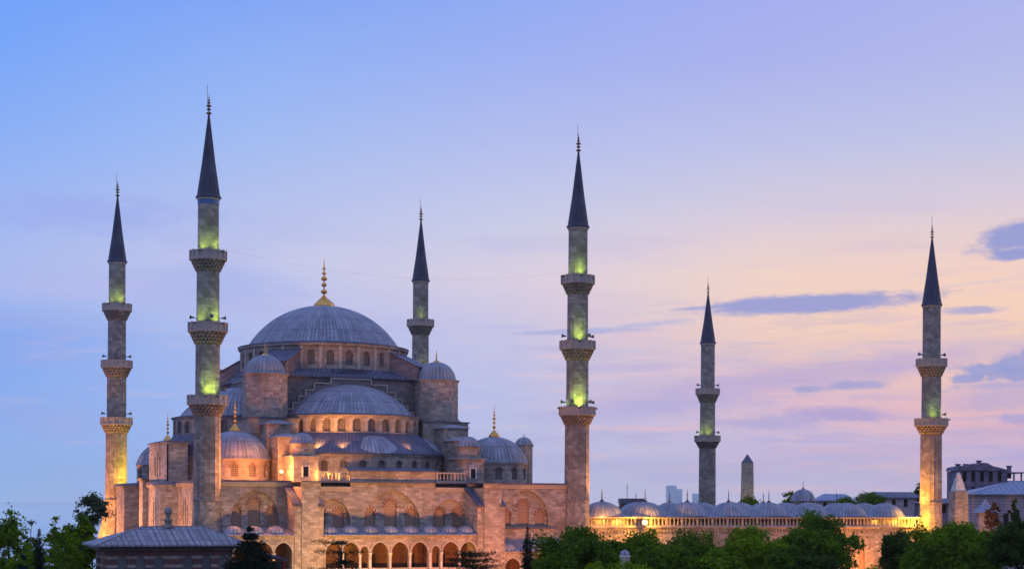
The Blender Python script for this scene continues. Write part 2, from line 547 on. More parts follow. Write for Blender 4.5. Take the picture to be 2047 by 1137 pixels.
# ------------------------------------------------------------------ lamps
def bulb(name, loc_uvz, col, power, parent=None, r=0.25, spot=None, aim=None, frame='m', blend=0.6):
    d = bpy.data.lights.new(name, 'SPOT' if spot else 'POINT')
    d.energy = power
    d.color = col
    d.shadow_soft_size = r
    o = bpy.data.objects.new(name, d)
    C.objects.link(o)
    P = Vector(W(*loc_uvz)) if frame == 'm' else Vector(loc_uvz)
    if spot:
        d.spot_size = R_(spot); d.spot_blend = blend
        A = Vector(W(*aim)) if frame == 'm' else Vector(aim)
        o.rotation_euler = (A - P).to_track_quat('-Z', 'Y').to_euler()
    if frame == 'l': o.rotation_euler = (Vector(aim) - Vector(loc_uvz)).to_track_quat('-Z', 'Y').to_euler()
    if parent is None:
        o.location = P
    else:
        root = parent
        b = BASE[root.name]
        o.parent = root
        o.location = (loc_uvz[0] - b[0], loc_uvz[1] - b[1], loc_uvz[2] - b[2])
        if spot and frame != 'l': o.rotation_euler.z -= root.rotation_euler.z
    return o


ORANGE = (1.0, 0.38, 0.07)
PEACH = (1.0, 0.52, 0.30)
GREEN = (0.70, 1.0, 0.10)
AMBER = (1.0, 0.46, 0.05)
# @@LIGHTCFG


# ------------------------------------------------------------------ building pieces
def arch_h(x, a, c):
    """height above the spring of a two-centred arch of half-width a, pointedness c (0 = round)"""
    R = a + c
    return math.sqrt(max(R * R - (abs(x) + c) ** 2, 0.0))


def hole(x, w_, zs, zp, c=0.0, pane=True, d=None, lat='lattice', vous=0):
    return dict(x=x, a=w_ / 2, zs=zs, zp=zp, c=c * w_ / 2, pane=pane, d=d, lat=lat, vous=vous)


def wall(mb, fr, x0, x1, z0, z1, holes, depth=0.45, step=1.2, panes=None, vous=None, na=10):
    """wall sheet with true arched openings; fr(x,z,d)->point, d inwards"""
    sm = False
    uvf = lambda x, z: (x, z)

    def quad(xa, xb, za0, zb0, za1, zb1):
        if max(za1 - za0, zb1 - zb0) < 1e-4: return
        mb.face([fr(xa, za0, 0), fr(xb, zb0, 0), fr(xb, zb1, 0), fr(xa, za1, 0)], [uvf(xa, za0), uvf(xb, zb0), uvf(xb, zb1), uvf(xa, za1)], sm)

    def plainspan(a, b, za, zb):
        if b - a < 1e-4: return
        n = max(1, int(math.ceil((b - a) / step)))
        for i in range(n):
            quad(a + (b - a) * i / n, a + (b - a) * (i + 1) / n, za, za, zb, zb)
    x = x0
    for h in sorted(holes, key=lambda q: q['x']):
        l, r = h['x'] - h['a'], h['x'] + h['a']
        plainspan(x, l, z0, z1)
        xs = [h['x'] - h['a'] * math.cos(PI * i / na) for i in range(na + 1)]
        zt = [h['zp'] + arch_h(q - h['x'], h['a'], h['c']) for q in xs]
        for i in range(na):
            quad(xs[i], xs[i + 1], zt[i], zt[i + 1], z1, z1)
        if h['zs'] > z0 + 1e-4: plainspan(l, r, z0, h['zs'])
        d = h['d'] or depth
        outl = [(l, h['zs']), (r, h['zs'])] + [(xs[i], zt[i]) for i in range(na, -1, -1)]
        if zt[0] - h['zs'] < 1e-4: outl = outl
        n = len(outl)
        for i in range(n):
            a, b = outl[i], outl[(i + 1) % n]
            if abs(a[0] - b[0]) + abs(a[1] - b[1]) < 1e-5: continue
            if i == 0 and h.get('nosill'): continue
            mb.face([fr(b[0], b[1], 0), fr(a[0], a[1], 0), fr(a[0], a[1], d), fr(b[0], b[1], d)])
        if h['pane'] and panes is not None:
            pm = MB()
            pts = [o for i, o in enumerate(outl) if i == 0 or abs(o[0] - outl[i - 1][0]) + abs(o[1] - outl[i - 1][1]) > 1e-5]
            pm.face([fr(a[0], a[1], d - 0.02) for a in pts], [(a[0], a[1]) for a in pts])
            panes.append((pm, h['lat']))
        if h['vous'] and vous is not None:
            nv = h['vous']
            vm = MB(); vous.append(vm)
            for i in range(nv):
                t0 = PI * (i + 0.28) / nv; t1 = PI * (i + 0.72) / nv
                q = []
                for (t, k) in ((t0, 1.03), (t1, 1.03), (t1, 1.42), (t0, 1.42)):
                    xx = math.cos(t) * h['a'] * k
                    zz = h['zp'] + math.sin(t) * (arch_h(0, h['a'], h['c'])) * k
                    q.append((h['x'] + xx, zz))
                vm.face([fr(a[0], a[1], -0.03) for a in q])
                for j in range(4):
                    a, b = q[j], q[(j + 1) % 4]
                    vm.face([fr(a[0], a[1], -0.03), fr(a[0], a[1], 0.02), fr(b[0], b[1], 0.02), fr(b[0], b[1], -0.03)])
            rim = [[(h['x'] + math.cos(PI * i / 24) * h['a'] * k, h['zp'] + math.sin(PI * i / 24) * arch_h(0, h['a'], h['c']) * k) for i in range(25)] for k in (1.0, 1.06)]
            for i in range(24):
                vm.face([fr(q_[0], q_[1], -0.026) for q_ in (rim[0][i], rim[1][i], rim[1][i + 1], rim[0][i + 1])])
        x = r
    plainspan(x, x1, z0, z1)


def flat(o, t, n):
    """frame of a straight wall: origin (u,v), direction t, inward n"""
    return lambda x, z, d: (o[0] + t[0] * x + n[0] * d, o[1] + t[1] * x + n[1] * d, z)


def curved(cu, cv, R, a0):
    """frame of a drum: x is arc length from angle a0, counter-clockwise seen from above, d towards the axis"""
    return lambda x, z, d: (cu + (R - d) * math.cos(a0 + x / R), cv + (R - d) * math.sin(a0 + x / R), z)


def put_panes(panes, parent, name='window'):
    for pm, lat in panes:
        pm.build(name, M[lat], parent)


def cap_profile(R, H, z0, n=14, flat_=1.0):
    """dome profile: R base radius, H height"""
    if H >= R * .98:
        return [(R * math.cos(t) if i < n else 0.02, z0 + H * math.sin(t) ** flat_) for i, t in enumerate([PI / 2 * k / n for k in range(n + 1)])]
    Rs = (R * R + H * H) / (2 * H)
    ta = math.asin(R / Rs)
    return [(max(.02, Rs * math.sin(ta * (1 - k / n))), z0 + H - Rs + Rs * math.cos(ta * (1 - k / n))) for k in range(n + 1)]


def ribbed(mb, R, H, z0, cu, cv, ribs, a0=0.0, a1=2 * PI, h=0.09, n=14, lip=0.25, su=1.0, sv=1.0, wide=0.22, lobe=0.0):
    """dome sheet with standing ribs and a small eave lip"""
    closed = abs(a1 - a0 - 2 * PI) < 1e-6
    angs, off = [], []
    for k in range(ribs):
        b = a0 + (a1 - a0) * k / ribs
        s_ = (a1 - a0) / ribs
        for fq, o in ((0.0, h), (wide, 0.0), (0.5, lobe), (1 - wide, 0.0)):
            angs.append(b + s_ * fq); off.append(o)
    if not closed: angs.append(a1); off.append(h)
    prof = [(R + lip, z0 - 0.12), (R + lip, z0)] + cap_profile(R, H, z0 + 0.1, n)
    mb.lathe(prof, cu, cv, angs, closed, lambda j, k: (off[k] * min(1.0, prof[j][0] / R * 1.6) if j > 1 else 0.0), True, su, sv)


def ring(mb, R0, R1, z0, z1, cu, cv, n=48, a0=0.0, a1=2 * PI):
    """solid ring moulding"""
    closed = abs(a1 - a0 - 2 * PI) < 1e-6
    mb.lathe([(R0, z0), (R1, z0), (R1, z1), (R0, z1)], cu, cv, circ(n, a0, a1, closed), closed, None, False)


def oct_(cu, cv, R, n=8, ph=None):
    ph = PI / n if ph is None else ph
    return [(cu + R * math.cos(ph + 2 * PI * k / n), cv + R * math.sin(ph + 2 * PI * k / n)) for k in range(n)]


def finial(mb, cu, cv, z, h, r, bulb_=True):
    """stacked gilded balls under a spike; r is the widest radius"""
    p = []
    if bulb_:
        for k in range(9):
            t = k / 8
            p.append((r * (0.10 + 0.90 * max(0.0, math.cos(t * PI / 2 * 1.0)) ** 1.15 * (1 - .12 * t) + .10 * math.sin(PI * min(1, t * 2.2))), z + h * 0.24 * t))
        zz = z + h * 0.235
    else:
        p.append((r * 0.5, z)); zz = z + 0.01 * h
    rb = r * (0.34 if bulb_ else 1.0)
    rest = z + h - zz
    for (f, s) in ((0.10, 1.0), (0.28, 0.85), (0.44, 0.95), (0.58, 0.65), (0.70, 0.5)):
        c0 = zz + rest * f
        hb = rest * 0.062 * s
        for k in range(7):
            t = -PI / 2 + PI * k / 6
            p.append((max(rb * 0.2, rb * s * math.cos(t)), c0 + hb * math.sin(t)))
    p.append((rb * 0.18, zz + rest * 0.78)); p.append((0.01, z + h))
    mb.lathe(p, cu, cv, circ(12), True, (lambda j, k: (0.06 * r * (1 if k % 2 else -1) if (bulb_ and j < 6) else 0.0)), True)


# ------------------------------------------------------------------ ground, sea
random.seed(7)
g = MB()
pl = [(-115, -60), (-62, 60), (-62, 190), (-71, 250), (-86, 352), (-30, 420), (-25, 900), (40, 9000), (9000, 9000), (9000, -60)]
ctr = (60, 200)
n = len(pl)
# plateau as strips: a top fan and a bank down to the water on the seaward side
for i in range(n):
    a, b = pl[i], pl[(i + 1) % n]
    g.face([(ctr[0], ctr[1], 0), (a[0], a[1], 0), (b[0], b[1], 0)][::-1])
    if i < 8:
        oa = (a[0] - 45, a[1] + 10, -27.0); ob = (b[0] - 45, b[1] + 10, -27.0)
        g.face([(a[0], a[1], 0), (b[0], b[1], 0), ob, oa])
m, t, b = mat('ground_soil')
ob = t.n('ShaderNodeTexCoord').outputs['Object']
c = t.ramp(t.noise(ob, 0.05, 8, 0.65), [(0.3, (0.05, 0.06, 0.03, 1)), (0.5, (0.11, 0.10, 0.07, 1)), (0.7, (0.17, 0.155, 0.13, 1))])
t.put(b.inputs['Base Color'], c)
b.inputs['Roughness'].default_value = 0.95
tag(g.build('ground', m), kind='structure')
g = MB()
g.face([(-30000, -4000, -26), (30000, -4000, -26), (30000, 40000, -26), (-30000, 40000, -26)])
m, t, b = mat('sea_water')
ob = t.n('ShaderNodeTexCoord').outputs['Object']
b.inputs['Base Color'].default_value = (0.10, 0.22, 0.45, 1)
b.inputs['Roughness'].default_value = 0.03
bp = t.n('ShaderNodeBump'); bp.inputs['Strength'].default_value = 0.01; bp.inputs['Distance'].default_value = 0.2
t.put(bp.inputs['Height'], t.noise(ob, 0.15, 5)); t.put(b.inputs['Normal'], bp.outputs[0])
tag(g.build('sea', m), kind='structure')

# ------------------------------------------------------------------ the mosque hall
CU, CV = 29.7, 37.0
HALL_U1 = 60.0
hall = thing('mosque_hall', 'great domed stone mosque hall stepping up in half domes to one large central lead dome', 'mosque', (CU, CV, 0))

# --- main dome and drum
mb = MB()
ribbed(mb, 13.25, 7.65, 41.15, CU, CV, 60, h=0.22, n=20, lip=0.35)
dome = mb.build('main_dome', M['lead'], hall)
mb = MB(); finial(mb, CU, CV, 48.65, 8.9, 1.75)
mb.build('finial', M['gold'], dome)
DR = 14.6
mb = MB(); panes = []
nwin = 28
arc = 2 * PI / nwin
for k in range(nwin):
    a0 = arc * k - arc / 2
    mid = arc * k
    front = math.sin(mid) < 0.25
    wall(mb, curved(CU, CV, DR, a0), 0, arc * DR, 36.6, 40.6, [hole(arc * DR / 2, 1.25, 37.3, 39.2)] if front else [], 0.5, 1.2, panes)
ring(mb, DR - 0.3, DR + 0.45, 40.6, 41.0, CU, CV, 56)
drum = mb.build('dome_drum', M['stone'], hall)
put_panes(panes, drum)
mb = MB()
mb.lathe([(DR + 0.55, 40.98), (DR + 0.55, 41.12), (13.4, 41.5)], CU, CV, circ(84), True, None, True)
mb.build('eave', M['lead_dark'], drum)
for k in range(nwin):       # slim piers between the drum windows
    if math.sin(arc * (k + .5)) > 0.3: continue
    a = arc * (k + 0.5)
    ca, sa = math.cos(a), math.sin(a)
    hw, r1 = 0.28, DR + 0.22
    mb = MB()
    mb.prism([(CU + r * ca - s * sa, CV + r * sa + s * ca) for (r, s) in ((DR - .1, -hw), (r1, -hw), (r1, hw), (DR - .1, hw))], 36.6, 40.55)
    mb.build('drum_pier', M['trim'], drum)

# --- square base with its lead roof
B = 14.6
mb = MB()
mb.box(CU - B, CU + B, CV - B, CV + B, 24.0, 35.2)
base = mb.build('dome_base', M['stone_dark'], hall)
mb = MB()
rows = []
for (hw, z, rr) in ((B + 0.5, 35.05, 0), (B + 0.5, 35.3, 0), (B + 0.05, 35.75, 0), (14.9, 36.65, 1)):
    row = []
    for k in range(64):
        a = 2 * PI * k / 64
        ca, sa = math.cos(a), math.sin(a)
        s_ = hw / max(abs(ca), abs(sa))
        r = min(s_, hw * 1.3) if not rr else hw
        row.append((CU + r * ca, CV + r * sa, z))
    rows.append(row)
mb.grid(rows, None, False, True)
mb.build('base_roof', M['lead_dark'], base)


# --- four sides: semi-dome, window drum, skirt, lower drum, stepped gable
def side(q, win):
    """q quarter turns: 0 = the near side (towards -v). local frame: s along the side, t outwards from the centre"""
    ang = q * PI / 2
    ca, sa = math.cos(ang), math.sin(ang)
    P = lambda s, t_, z: (CU + s * ca + t_ * sa, CV + s * sa - t_ * ca, z)
    cen = P(0, 14.6, 0)
    cu, cv = cen[0], cen[1]
    a_out = ang - PI / 2
    A0, A1 = a_out - PI / 2, a_out + PI / 2
    near = q in (0, 2)
    Rl = 16.8 if near else 13.6
    mb = MB()
    ribbed(mb, 10.8, 5.4, 28.45, cu, cv, 30, A0, A1, h=0.2, n=14, lip=0.3)
    sd = mb.build('semi_dome', M['lead'], hall)
    # window drum
    mb = MB(); panes = []
    R = 12.0
    nw = 15
    st = PI / nw
    for k in range(nw):
        mid = A0 + st * (k + 0.5)
        vis = win and (math.sin(mid) < 0.35)
        wall(mb, curved(cu, cv, R, A0 + st * k), 0, st * R, 25.0, 28.1,
             [hole(st * R / 2, 1.35, 25.55, 27.05)] if vis else [], 0.55, 1.2, panes)
    ring(mb, 11.0, R + 0.25, 28.1, 28.3, cu, cv, 40, A0, A1)
    dm = mb.build('semi_dome_drum', M['stone'], hall)
    put_panes(panes, dm)
    mb = MB()
    mb.lathe([(R + 0.35, 28.28), (R + 0.35, 28.4), (11.3, 28.62)], cu, cv, circ(48, A0, A1, False), False)
    mb.build('eave', M['lead_dark'], dm)
    # lead skirt down to the lower drum
    mb = MB()
    prof = [(Rl + 0.35, 21.75), (Rl + 0.35, 21.9), (Rl - 0.6, 22.5), (Rl - 2.4 if near else 12.9, 24.0), (12.02, 25.35)]
    if not near: prof = [(Rl + 0.3, 21.75), (Rl + 0.3, 21.9), (12.8, 23.6), (12.02, 25.35)]
    mb.lathe(prof, cu, cv, circ(60, A0, A1, False), False)
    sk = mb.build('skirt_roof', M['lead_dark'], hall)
    if near:
        for (da, R2, H2, zz) in ((0, 6.1, 3.1, 21.95), (-0.98, 6.1, 3.0, 21.95), (0.98, 6.1, 3.0, 21.95)):
            a = a_out + da
            ec = (cu + 10.95 * math.cos(a), cv + 10.95 * math.sin(a))
            mb = MB()
            ribbed(mb, R2, H2, zz, ec[0], ec[1], 20, a - PI * 0.62, a + PI * 0.62, h=0.10, n=10, lip=0.12)
            mb.build('exedra_dome', M['lead'], sk)
    # lower drum
    mb = MB(); panes = []
    nw = 17 if near else 13
    st = PI / nw
    for k in range(nw):
        mid = A0 + st * (k + 0.5)
        vis = win and (math.sin(mid) < 0.4)
        wall(mb, curved(cu, cv, Rl, A0 + st * k), 0, st * Rl, 17.2, 21.5,
             [hole(st * Rl / 2, 1.15, 18.4, 20.2)] if vis else [], 0.45, 1.2, panes)
    ring(mb, Rl - 0.4, Rl + 0.22, 21.5, 21.78, cu, cv, 48, A0, A1)
    ld = mb.build('lower_drum', M['stone'], hall)
    put_panes(panes, ld)
    # stepped gable above the semi-dome
    steps = [(11.3, 28.5), (11.3, 29.5), (10.2, 29.5), (10.2, 30.6), (9.2, 30.6), (9.2, 31.7), (8.0, 31.7), (8.0, 32.8), (6.5, 32.8), (6.5, 34.0), (3.6, 34.0), (3.6, 34.85)]
    pr = [(-x, z) for x, z in steps] + [(x, z) for x, z in reversed(steps)]
    mb = MB()
    t0, t1 = 14.55, 15.5
    n_ = len(pr)
    for i in range(n_):
        a, b_ = pr[i], pr[(i + 1) % n_]
        mb.face([P(a[0], t0, a[1]), P(b_[0], t0, b_[1]), P(b_[0], t1, b_[1]), P(a[0], t1, a[1])])
    # front face as vertical strips
    xs = sorted(set(x for x, z in pr))
    hh = lambda x: max(z for (sx_, z) in steps if sx_ >= abs(x) - 1e-6)
    for i in range(len(xs) - 1):
        zt = hh((xs[i] + xs[i + 1]) / 2)
        mb.face([P(xs[i], t1, 28.5), P(xs[i + 1], t1, 28.5), P(xs[i + 1], t1, zt), P(xs[i], t1, zt)])
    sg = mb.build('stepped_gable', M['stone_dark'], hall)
    mb = MB()
    for i in range(len(pr) - 1):
        a, b_ = pr[i], pr[i + 1]
        x0, x1 = min(a[0], b_[0]) - 0.1, max(a[0], b_[0]) + 0.1
        z0, z1 = min(a[1], b_[1]) - 0.1, max(a[1], b_[1]) + 0.1
        pts = [P(x0, 15.4, 0), P(x1, 15.4, 0), P(x1, 15.72, 0), P(x0, 15.72, 0)]
        us = [p[0] for p in pts]; vs = [p[1] for p in pts]
        mb.box(min(us), max(us), min(vs), max(vs), z0 + (0.003 if i % 2 else 0), z1 + (0.003 if i % 2 else 0))
    mb.build('gable_coping', M['trim'], sg)


side(0, True); side(1, True); side(2, False); side(3, True)

# --- weight turrets on the four great piers, stepped buttresses and roof turrets in front of them
TS, TT = 15.2, 16.3


def turret(su, sv, near):
    cu, cv = CU + su * TS, CV + sv * TT
    mb = MB()
    mb.prism(oct_(cu, cv, 3.75), 27.9, 34.75)
    mb.prism(oct_(cu, cv, 3.95), 34.75, 35.0)
    tw = mb.build('weight_turret', M['stone'], hall)
    mb = MB(); mb.prism(oct_(cu, cv, 4.05), 35.0, 35.12)
    ribbed(mb, 3.3, 3.0, 35.2, cu, cv, 22, h=0.10, n=10, lip=0.2, lobe=0.06)
    td = mb.build('turret_dome', M['lead'], tw)
    mb = MB(); finial(mb, cu, cv, 38.15, 2.3, 0.62)
    mb.build('turret_finial', M['gold'], tw)
    # block linking the turret with the drum
    mb = MB()
    c45 = math.atan2(sv * TT, su * TS)
    for r0, r1, hw, z0, z1a, z1b in ((13.8, 20.0, 2.7, 35.1, 40.3, 37.4),):
        ca, sa = math.cos(c45), math.sin(c45)
        q = lambda r, s, z: (CU + r * ca - s * sa, CV + r * sa + s * ca, z)
        mb.face([q(r0, -hw, z0), q(r1, -hw, z0), q(r1, -hw, z1b), q(r0, -hw, z1a)])
        mb.face([q(r1, -hw, z0), q(r1, hw, z0), q(r1, hw, z1b), q(r1, -hw, z1b)])
        mb.face([q(r1, hw, z0), q(r0, hw, z0), q(r0, hw, z1a), q(r1, hw, z1b)])
    fl = mb.build('flying_buttress', M['stone_dark'], hall)
    mb = MB()
    mb.face([q(r0, -hw - .25, z1a + .02), q(r1 + .25, -hw - .25, z1b), q(r1 + .25, hw + .25, z1b), q(r0, hw + .25, z1a + .02)])
    mb.face([q(r0, -hw - .25, z1a - .13), q(r1 + .25, -hw - .25, z1b - .15), q(r1 + .25, -hw - .25, z1b), q(r0, -hw - .25, z1a + .02)])
    mb.face([q(r1 + .25, -hw - .25, z1b - .15), q(r1 + .25, hw + .25, z1b - .15), q(r1 + .25, hw + .25, z1b), q(r1 + .25, -hw - .25, z1b)])
    mb.face([q(r0, hw + .25, z1a + .02), q(r1 + .25, hw + .25, z1b), q(r1 + .25, hw + .25, z1b - .15), q(r0, hw + .25, z1a - .13)])
    mb.build('buttress_roof', M['lead_dark'], fl)
    # pier block below the turret
    mb = MB()
    x0, x1 = sorted((CU + su * 10.9, CU + su * 19.2))
    y0, y1 = sorted((CV + sv * 10.0, CV + sv * 21.2))
    mb.box(x0, x1, y0, y1, 17.0, 27.6)
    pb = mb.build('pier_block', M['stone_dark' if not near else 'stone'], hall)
    mb = MB()
    mb.box(x0 - .25, x1 + .25, y0 - .25, y1 + .25, 27.6, 27.78)
    mb.build('pier_roof', M['lead_dark'], pb)


for su in (-1, 1):
    for sv in (-1, 1):
        turret(su, sv, sv < 0)


def capped(name, u0, u1, v0, v1, z0, z1, roof, m_='stone', over=0.3, peak=0.7):
    """small stone block with a low hipped lead cap"""
    mb = MB(); mb.box(u0, u1, v0, v1, z0, z1)
    mb.box(u0 - .12, u1 + .12, v0 - .12, v1 + .12, z1, z1 + .15)
    o = mb.build(name, M[m_], hall)
    mb = MB()
    a = [(u0 - over, v0 - over), (u1 + over, v0 - over), (u1 + over, v1 + over), (u0 - over, v1 + over)]
    zc = z1 + .15
    cu, cv = (u0 + u1) / 2, (v0 + v1) / 2
    k = 0.25
    b_ = [(cu + (p[0] - cu) * k, cv + (p[1] - cv) * k) for p in a]
    for i in range(4):
        p, q = a[i], a[(i + 1) % 4]; r, s = b_[(i + 1) % 4], b_[i]
        mb.face([(p[0], p[1], zc), (q[0], q[1], zc), (q[0], q[1], zc + .12), (p[0], p[1], zc + .12)])
        mb.face([(p[0], p[1], zc + .12), (q[0], q[1], zc + .12), (r[0], r[1], zc + peak), (s[0], s[1], zc + peak)])
    mb.face([(p[0], p[1], zc + peak) for p in b_])
    mb.face([(p[0], p[1], zc) for p in reversed(a)])
    mb.build(roof, M['lead'], o)
    return o


def steps(su, sv):
    """the stair of blocks from the turret down to the facade pier"""
    f = lambda a, b_: tuple(sorted((CU + su * a, CU + su * b_)))
    g_ = lambda a, b_: tuple(sorted((CV + sv * a, CV + sv * b_)))
    u0, u1 = f(13.1, 17.3); v0, v1 = g_(20.5, 25.5)
    capped('buttress_step', u0, u1, v0, v1, 17.0, 26.3, 'step_roof')
    u0, u1 = f(12.9, 17.0); v0, v1 = g_(25.5, 30.8)
    capped('buttress_step', u0, u1, v0, v1, 17.0, 24.0, 'step_roof')
    u0, u1 = f(12.0, 16.0); v0, v1 = g_(30.8, 36.0)
    b_ = capped('roof_turret', u0, u1, v0, v1, 17.0, 20.9, 'turret_roof', 'stone', .35, .45)
    cu, cv = (u0 + u1) / 2, (v0 + v1) / 2 + sv * 0.6
    mb = MB(); mb.prism(oct_(cu, cv, 1.95), 21.3, 22.95); mb.prism(oct_(cu, cv, 2.1), 22.95, 23.1)
    mb.build('lantern_drum', M['stone'], b_)
    mb = MB(); ribbed(mb, 1.8, 1.5, 23.2, cu, cv, 16, h=0.06, n=8, lip=0.35, lobe=0.04)
    mb.build('lantern_dome', M['lead'], b_)
    if sv < 0:
        mb = MB(); mb.box(cu - .42, cu + .42, v0 - 0.03, v0 + .1, 18.0, 19.5)
        mb.build('opening', M['void'], b_)
        mb = MB()
        mb.box(cu - .62, cu - .42, v0 - .12, v0 + .1, 17.9, 19.7); mb.box(cu + .42, cu + .62, v0 - .12, v0 + .1, 17.9, 19.7)
        mb.box(cu - .42, cu + .42, v0 - .12, v0 + .1, 19.5, 19.7)
        mb.build('opening_frame', M['pale'], b_)


for su in (-1, 1):
    steps(su, -1)
steps(-1, 1); steps(1, 1)

# --- corner domes
def corner(su, sv, win):
    cu, cv = CU + su * 22.4, CV + sv * 25.0
    R = 5.6
    mb = MB(); panes = []; vous = []
    nw = 12
    st = 2 * PI / nw
    for k in range(nw):
        mid = st * (k + .5)
        vis = win and math.sin(mid) < 0.3
        wall(mb, curved(cu, cv, R, st * k), 0, st * R, 17.2, 20.5, [hole(st * R / 2, 1.2, 17.9, 19.2, .2, vous=7)] if vis else [], .4, .8, panes, vous)
    ring(mb, R - .3, R + .2, 20.5, 20.75, cu, cv, 48)
    dm = mb.build('corner_drum', M['stone'], hall)
    for vm in vous: vm.build('voussoir_arch', M['red'], dm)
    put_panes(panes, dm)
    mb = MB(); ribbed(mb, 5.55, 4.3, 20.85, cu, cv, 30, h=0.16, n=14, lip=0.3)
    dd = mb.build('corner_dome', M['lead'], dm)
    mb = MB(); finial(mb, cu, cv, 25.1, 5.6, 0.85)
    mb.build('finial', M['gold'], dm)


corner(-1, -1, True); corner(1, -1, True); corner(-1, 1, True); corner(1, 1, False)

# --- roof slab of the hall (lead) and the walls
mb = MB()
mb.box(-0.5, 60.6, -0.55, 74.3, 17.05, 17.3)
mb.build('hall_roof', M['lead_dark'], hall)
mb = MB()
mb.box(0.9, 59.2, 1.6, 73.0, 0, 17.03)
mb.build('inner_mass', M['stone'], hall)

# near facade: one stone wall, arched recesses with true windows
mb = MB()
vous = []
panes = []
frf = flat((0, 0), (1, 0), (0, 1))
ZW0, ZW1 = 0.0, 16.3


def recess(x0, x1, xc, half, zs, zp, c_, wins, fr, zt, rd=0.75):
    """wall bay with one big arched recess and windows in its back"""
    h = hole(xc, half * 2, zs, zp, c_, pane=False, d=rd)
    wall(mb, fr, x0, x1, ZW0, zt, [h], rd, 3.0, None, None, 20)
    frb = lambda x, z, d: fr(x, z, d + rd)
    hs = [hole(xc + wx, ww, zs + .05, zz, .25, lat=lt, d=.35, vous=nv) for (wx, ww, zz, lt, nv) in wins]
    wall(mb, frb, xc - half - .2, xc + half + .2, zs - .1, zp + half * 1.25, hs, .35, 3.0, panes, vous)


# left bay, centre bay (three arches), right bay
recess(0.0, 12.4, 7.45, 3.75, 9.6, 11.4, .18, [(-2.9, 1.8, 12.3, 'lattice_warm', 7), (0, 1.95, 13.4, 'lattice_warm', 9), (2.9, 1.7, 12.1, 'lattice_warm', 7)], frf, ZW1)
recess(12.4, 23.3, 19.6, 3.0, 9.6, 11.1, .18, [(-1.75, 1.8, 11.9, 'lattice_warm', 7), (1.3, 1.8, 11.9, 'lattice_warm', 7)], frf, ZW1)
recess(23.3, 35.8, 29.5, 4.75, 9.6, 10.6, .15, [(-3.4, 1.8, 11.9, 'lattice_warm', 7), (0, 2.1, 13.1, 'lattice_warm', 9), (3.4, 1.8, 11.9, 'lattice_warm', 7)], frf, ZW1)
recess(35.8, 46.0, 39.4, 3.0, 9.6, 11.1, .18, [(-1.6, 1.8, 11.9, 'lattice_warm', 7), (1.5, 1.8, 11.9, 'lattice_warm', 7)], frf, ZW1)
recess(46.0, 60.0, 52.6, 4.1, 10.15, 11.5, .18, [(-3.1, 1.6, 11.9, 'lattice_warm', 7), (-.1, 2.0, 13.2, 'lattice_warm', 9), (2.9, 1.7, 11.9, 'lattice_warm', 7)], frf, ZW1)
facade = mb.build('facade_wall', M['stone'], hall)
put_panes(panes, facade)
for vm in vous: vm.build('voussoir_arch', M['red'], facade)
# cornice
mb = MB()
def cornice(mb, u0, u1, v, z, out=0.45):
    mb.extr([(v + .3, z), (v - out * .35, z), (v - out * .5, z + .25), (v - out, z + .45), (v - out, z + .68), (v + .3, z + .68)], 'u', u0, u1)
for (q0, q1, qz, qo) in ((0.0, 17.6, 16.35, .45), (42.3, 60.2, 16.35, .45), (17.6, 22.6, 15.75, .3), (36.8, 42.3, 15.75, .3)):
    mb = MB(); cornice(mb, q0, q1, 0, qz, qo); mb.build('cornice', M['trim'], facade)
# raised centre
mb = MB()
mb.box(22.6, 36.8, 0.004, 1.8, 16.28, 18.2)
cornice(mb, 22.45, 36.95, 0.0, 18.2, .3)
rc = mb.build('raised_parapet', M['stone'], hall)
mb = MB()
mb.extr([(-.5, 18.9), (-.5, 19.02), (4.6, 19.6), (4.6, 18.9)], 'u', 22.2, 37.2)
mb.build('parapet_roof', M['lead_dark'], rc)
# balustrades left and right of it
def balustrade(u0, u1, v, z0, z1, parent, pitch=0.62, r=0.16, m_='trim'):
    mb = MB()
    mb.box(u0, u1, v - .22, v + .22, z0, z0 + .18)
    mb.box(u0, u1, v - .24, v + .24, z1 - .2, z1)
    k = int((u1 - u0) / pitch)
    for i in range(k + 1):
        uu = u0 + .2 + (u1 - u0 - .4) * i / k
        if i % 5 == 0:
            mb.box(uu - .2, uu + .2, v - .2, v + .2, z0 + .18, z1 - .2)
        else:
            mb.lathe([(r * .75, z0 + .18), (r, z0 + (z1 - z0) * .35), (r * .55, z0 + (z1 - z0) * .62), (r * .85, z1 - .2)], uu, v, circ(8))
    return mb.build('balustrade', M[m_], parent)
mb = MB()
balustrade(17.7, 22.5, 0.25, 17.31, 18.85, hall); balustrade(36.95, 42.2, 0.25, 17.31, 18.85, hall)

# big facade piers with lead-capped flanks
def pier(u0, u1):
    mb = MB()
    mb.box(u0, u1, -5.5, -0.003, 0, 16.35)
    cornice(mb, u0 - .15, u1 + .15, -5.5, 16.35, .3)
    p = mb.build('buttress', M['stone'], hall)
    mb = MB()
    mb.box(u0 - .3, u1 + .3, -5.9, -.6, 17.04, 17.22)
    mb.build('buttress_cap', M['lead_dark'], p)
    for (a, b_) in ((u0 - 1.1, u0 - .003), (u1 + .003, u1 + .75)):
        mb = MB()
        mb.extr([(-5.3, 0), (-5.3, 13.5), (-.004, 16.1), (-.004, 0)], 'u', a, b_)
        fl = mb.build('buttress_flank', M['stone'], p)
        mb = MB()
        mb.extr([(-5.65, 13.35), (-5.65, 13.75), (-.05, 16.55), (-.05, 16.13)], 'u', a - .22, b_)
        mb.build('flank_cap', M['lead_dark'], fl)
pier(13.2, 15.9)
pier(43.0, 45.9)


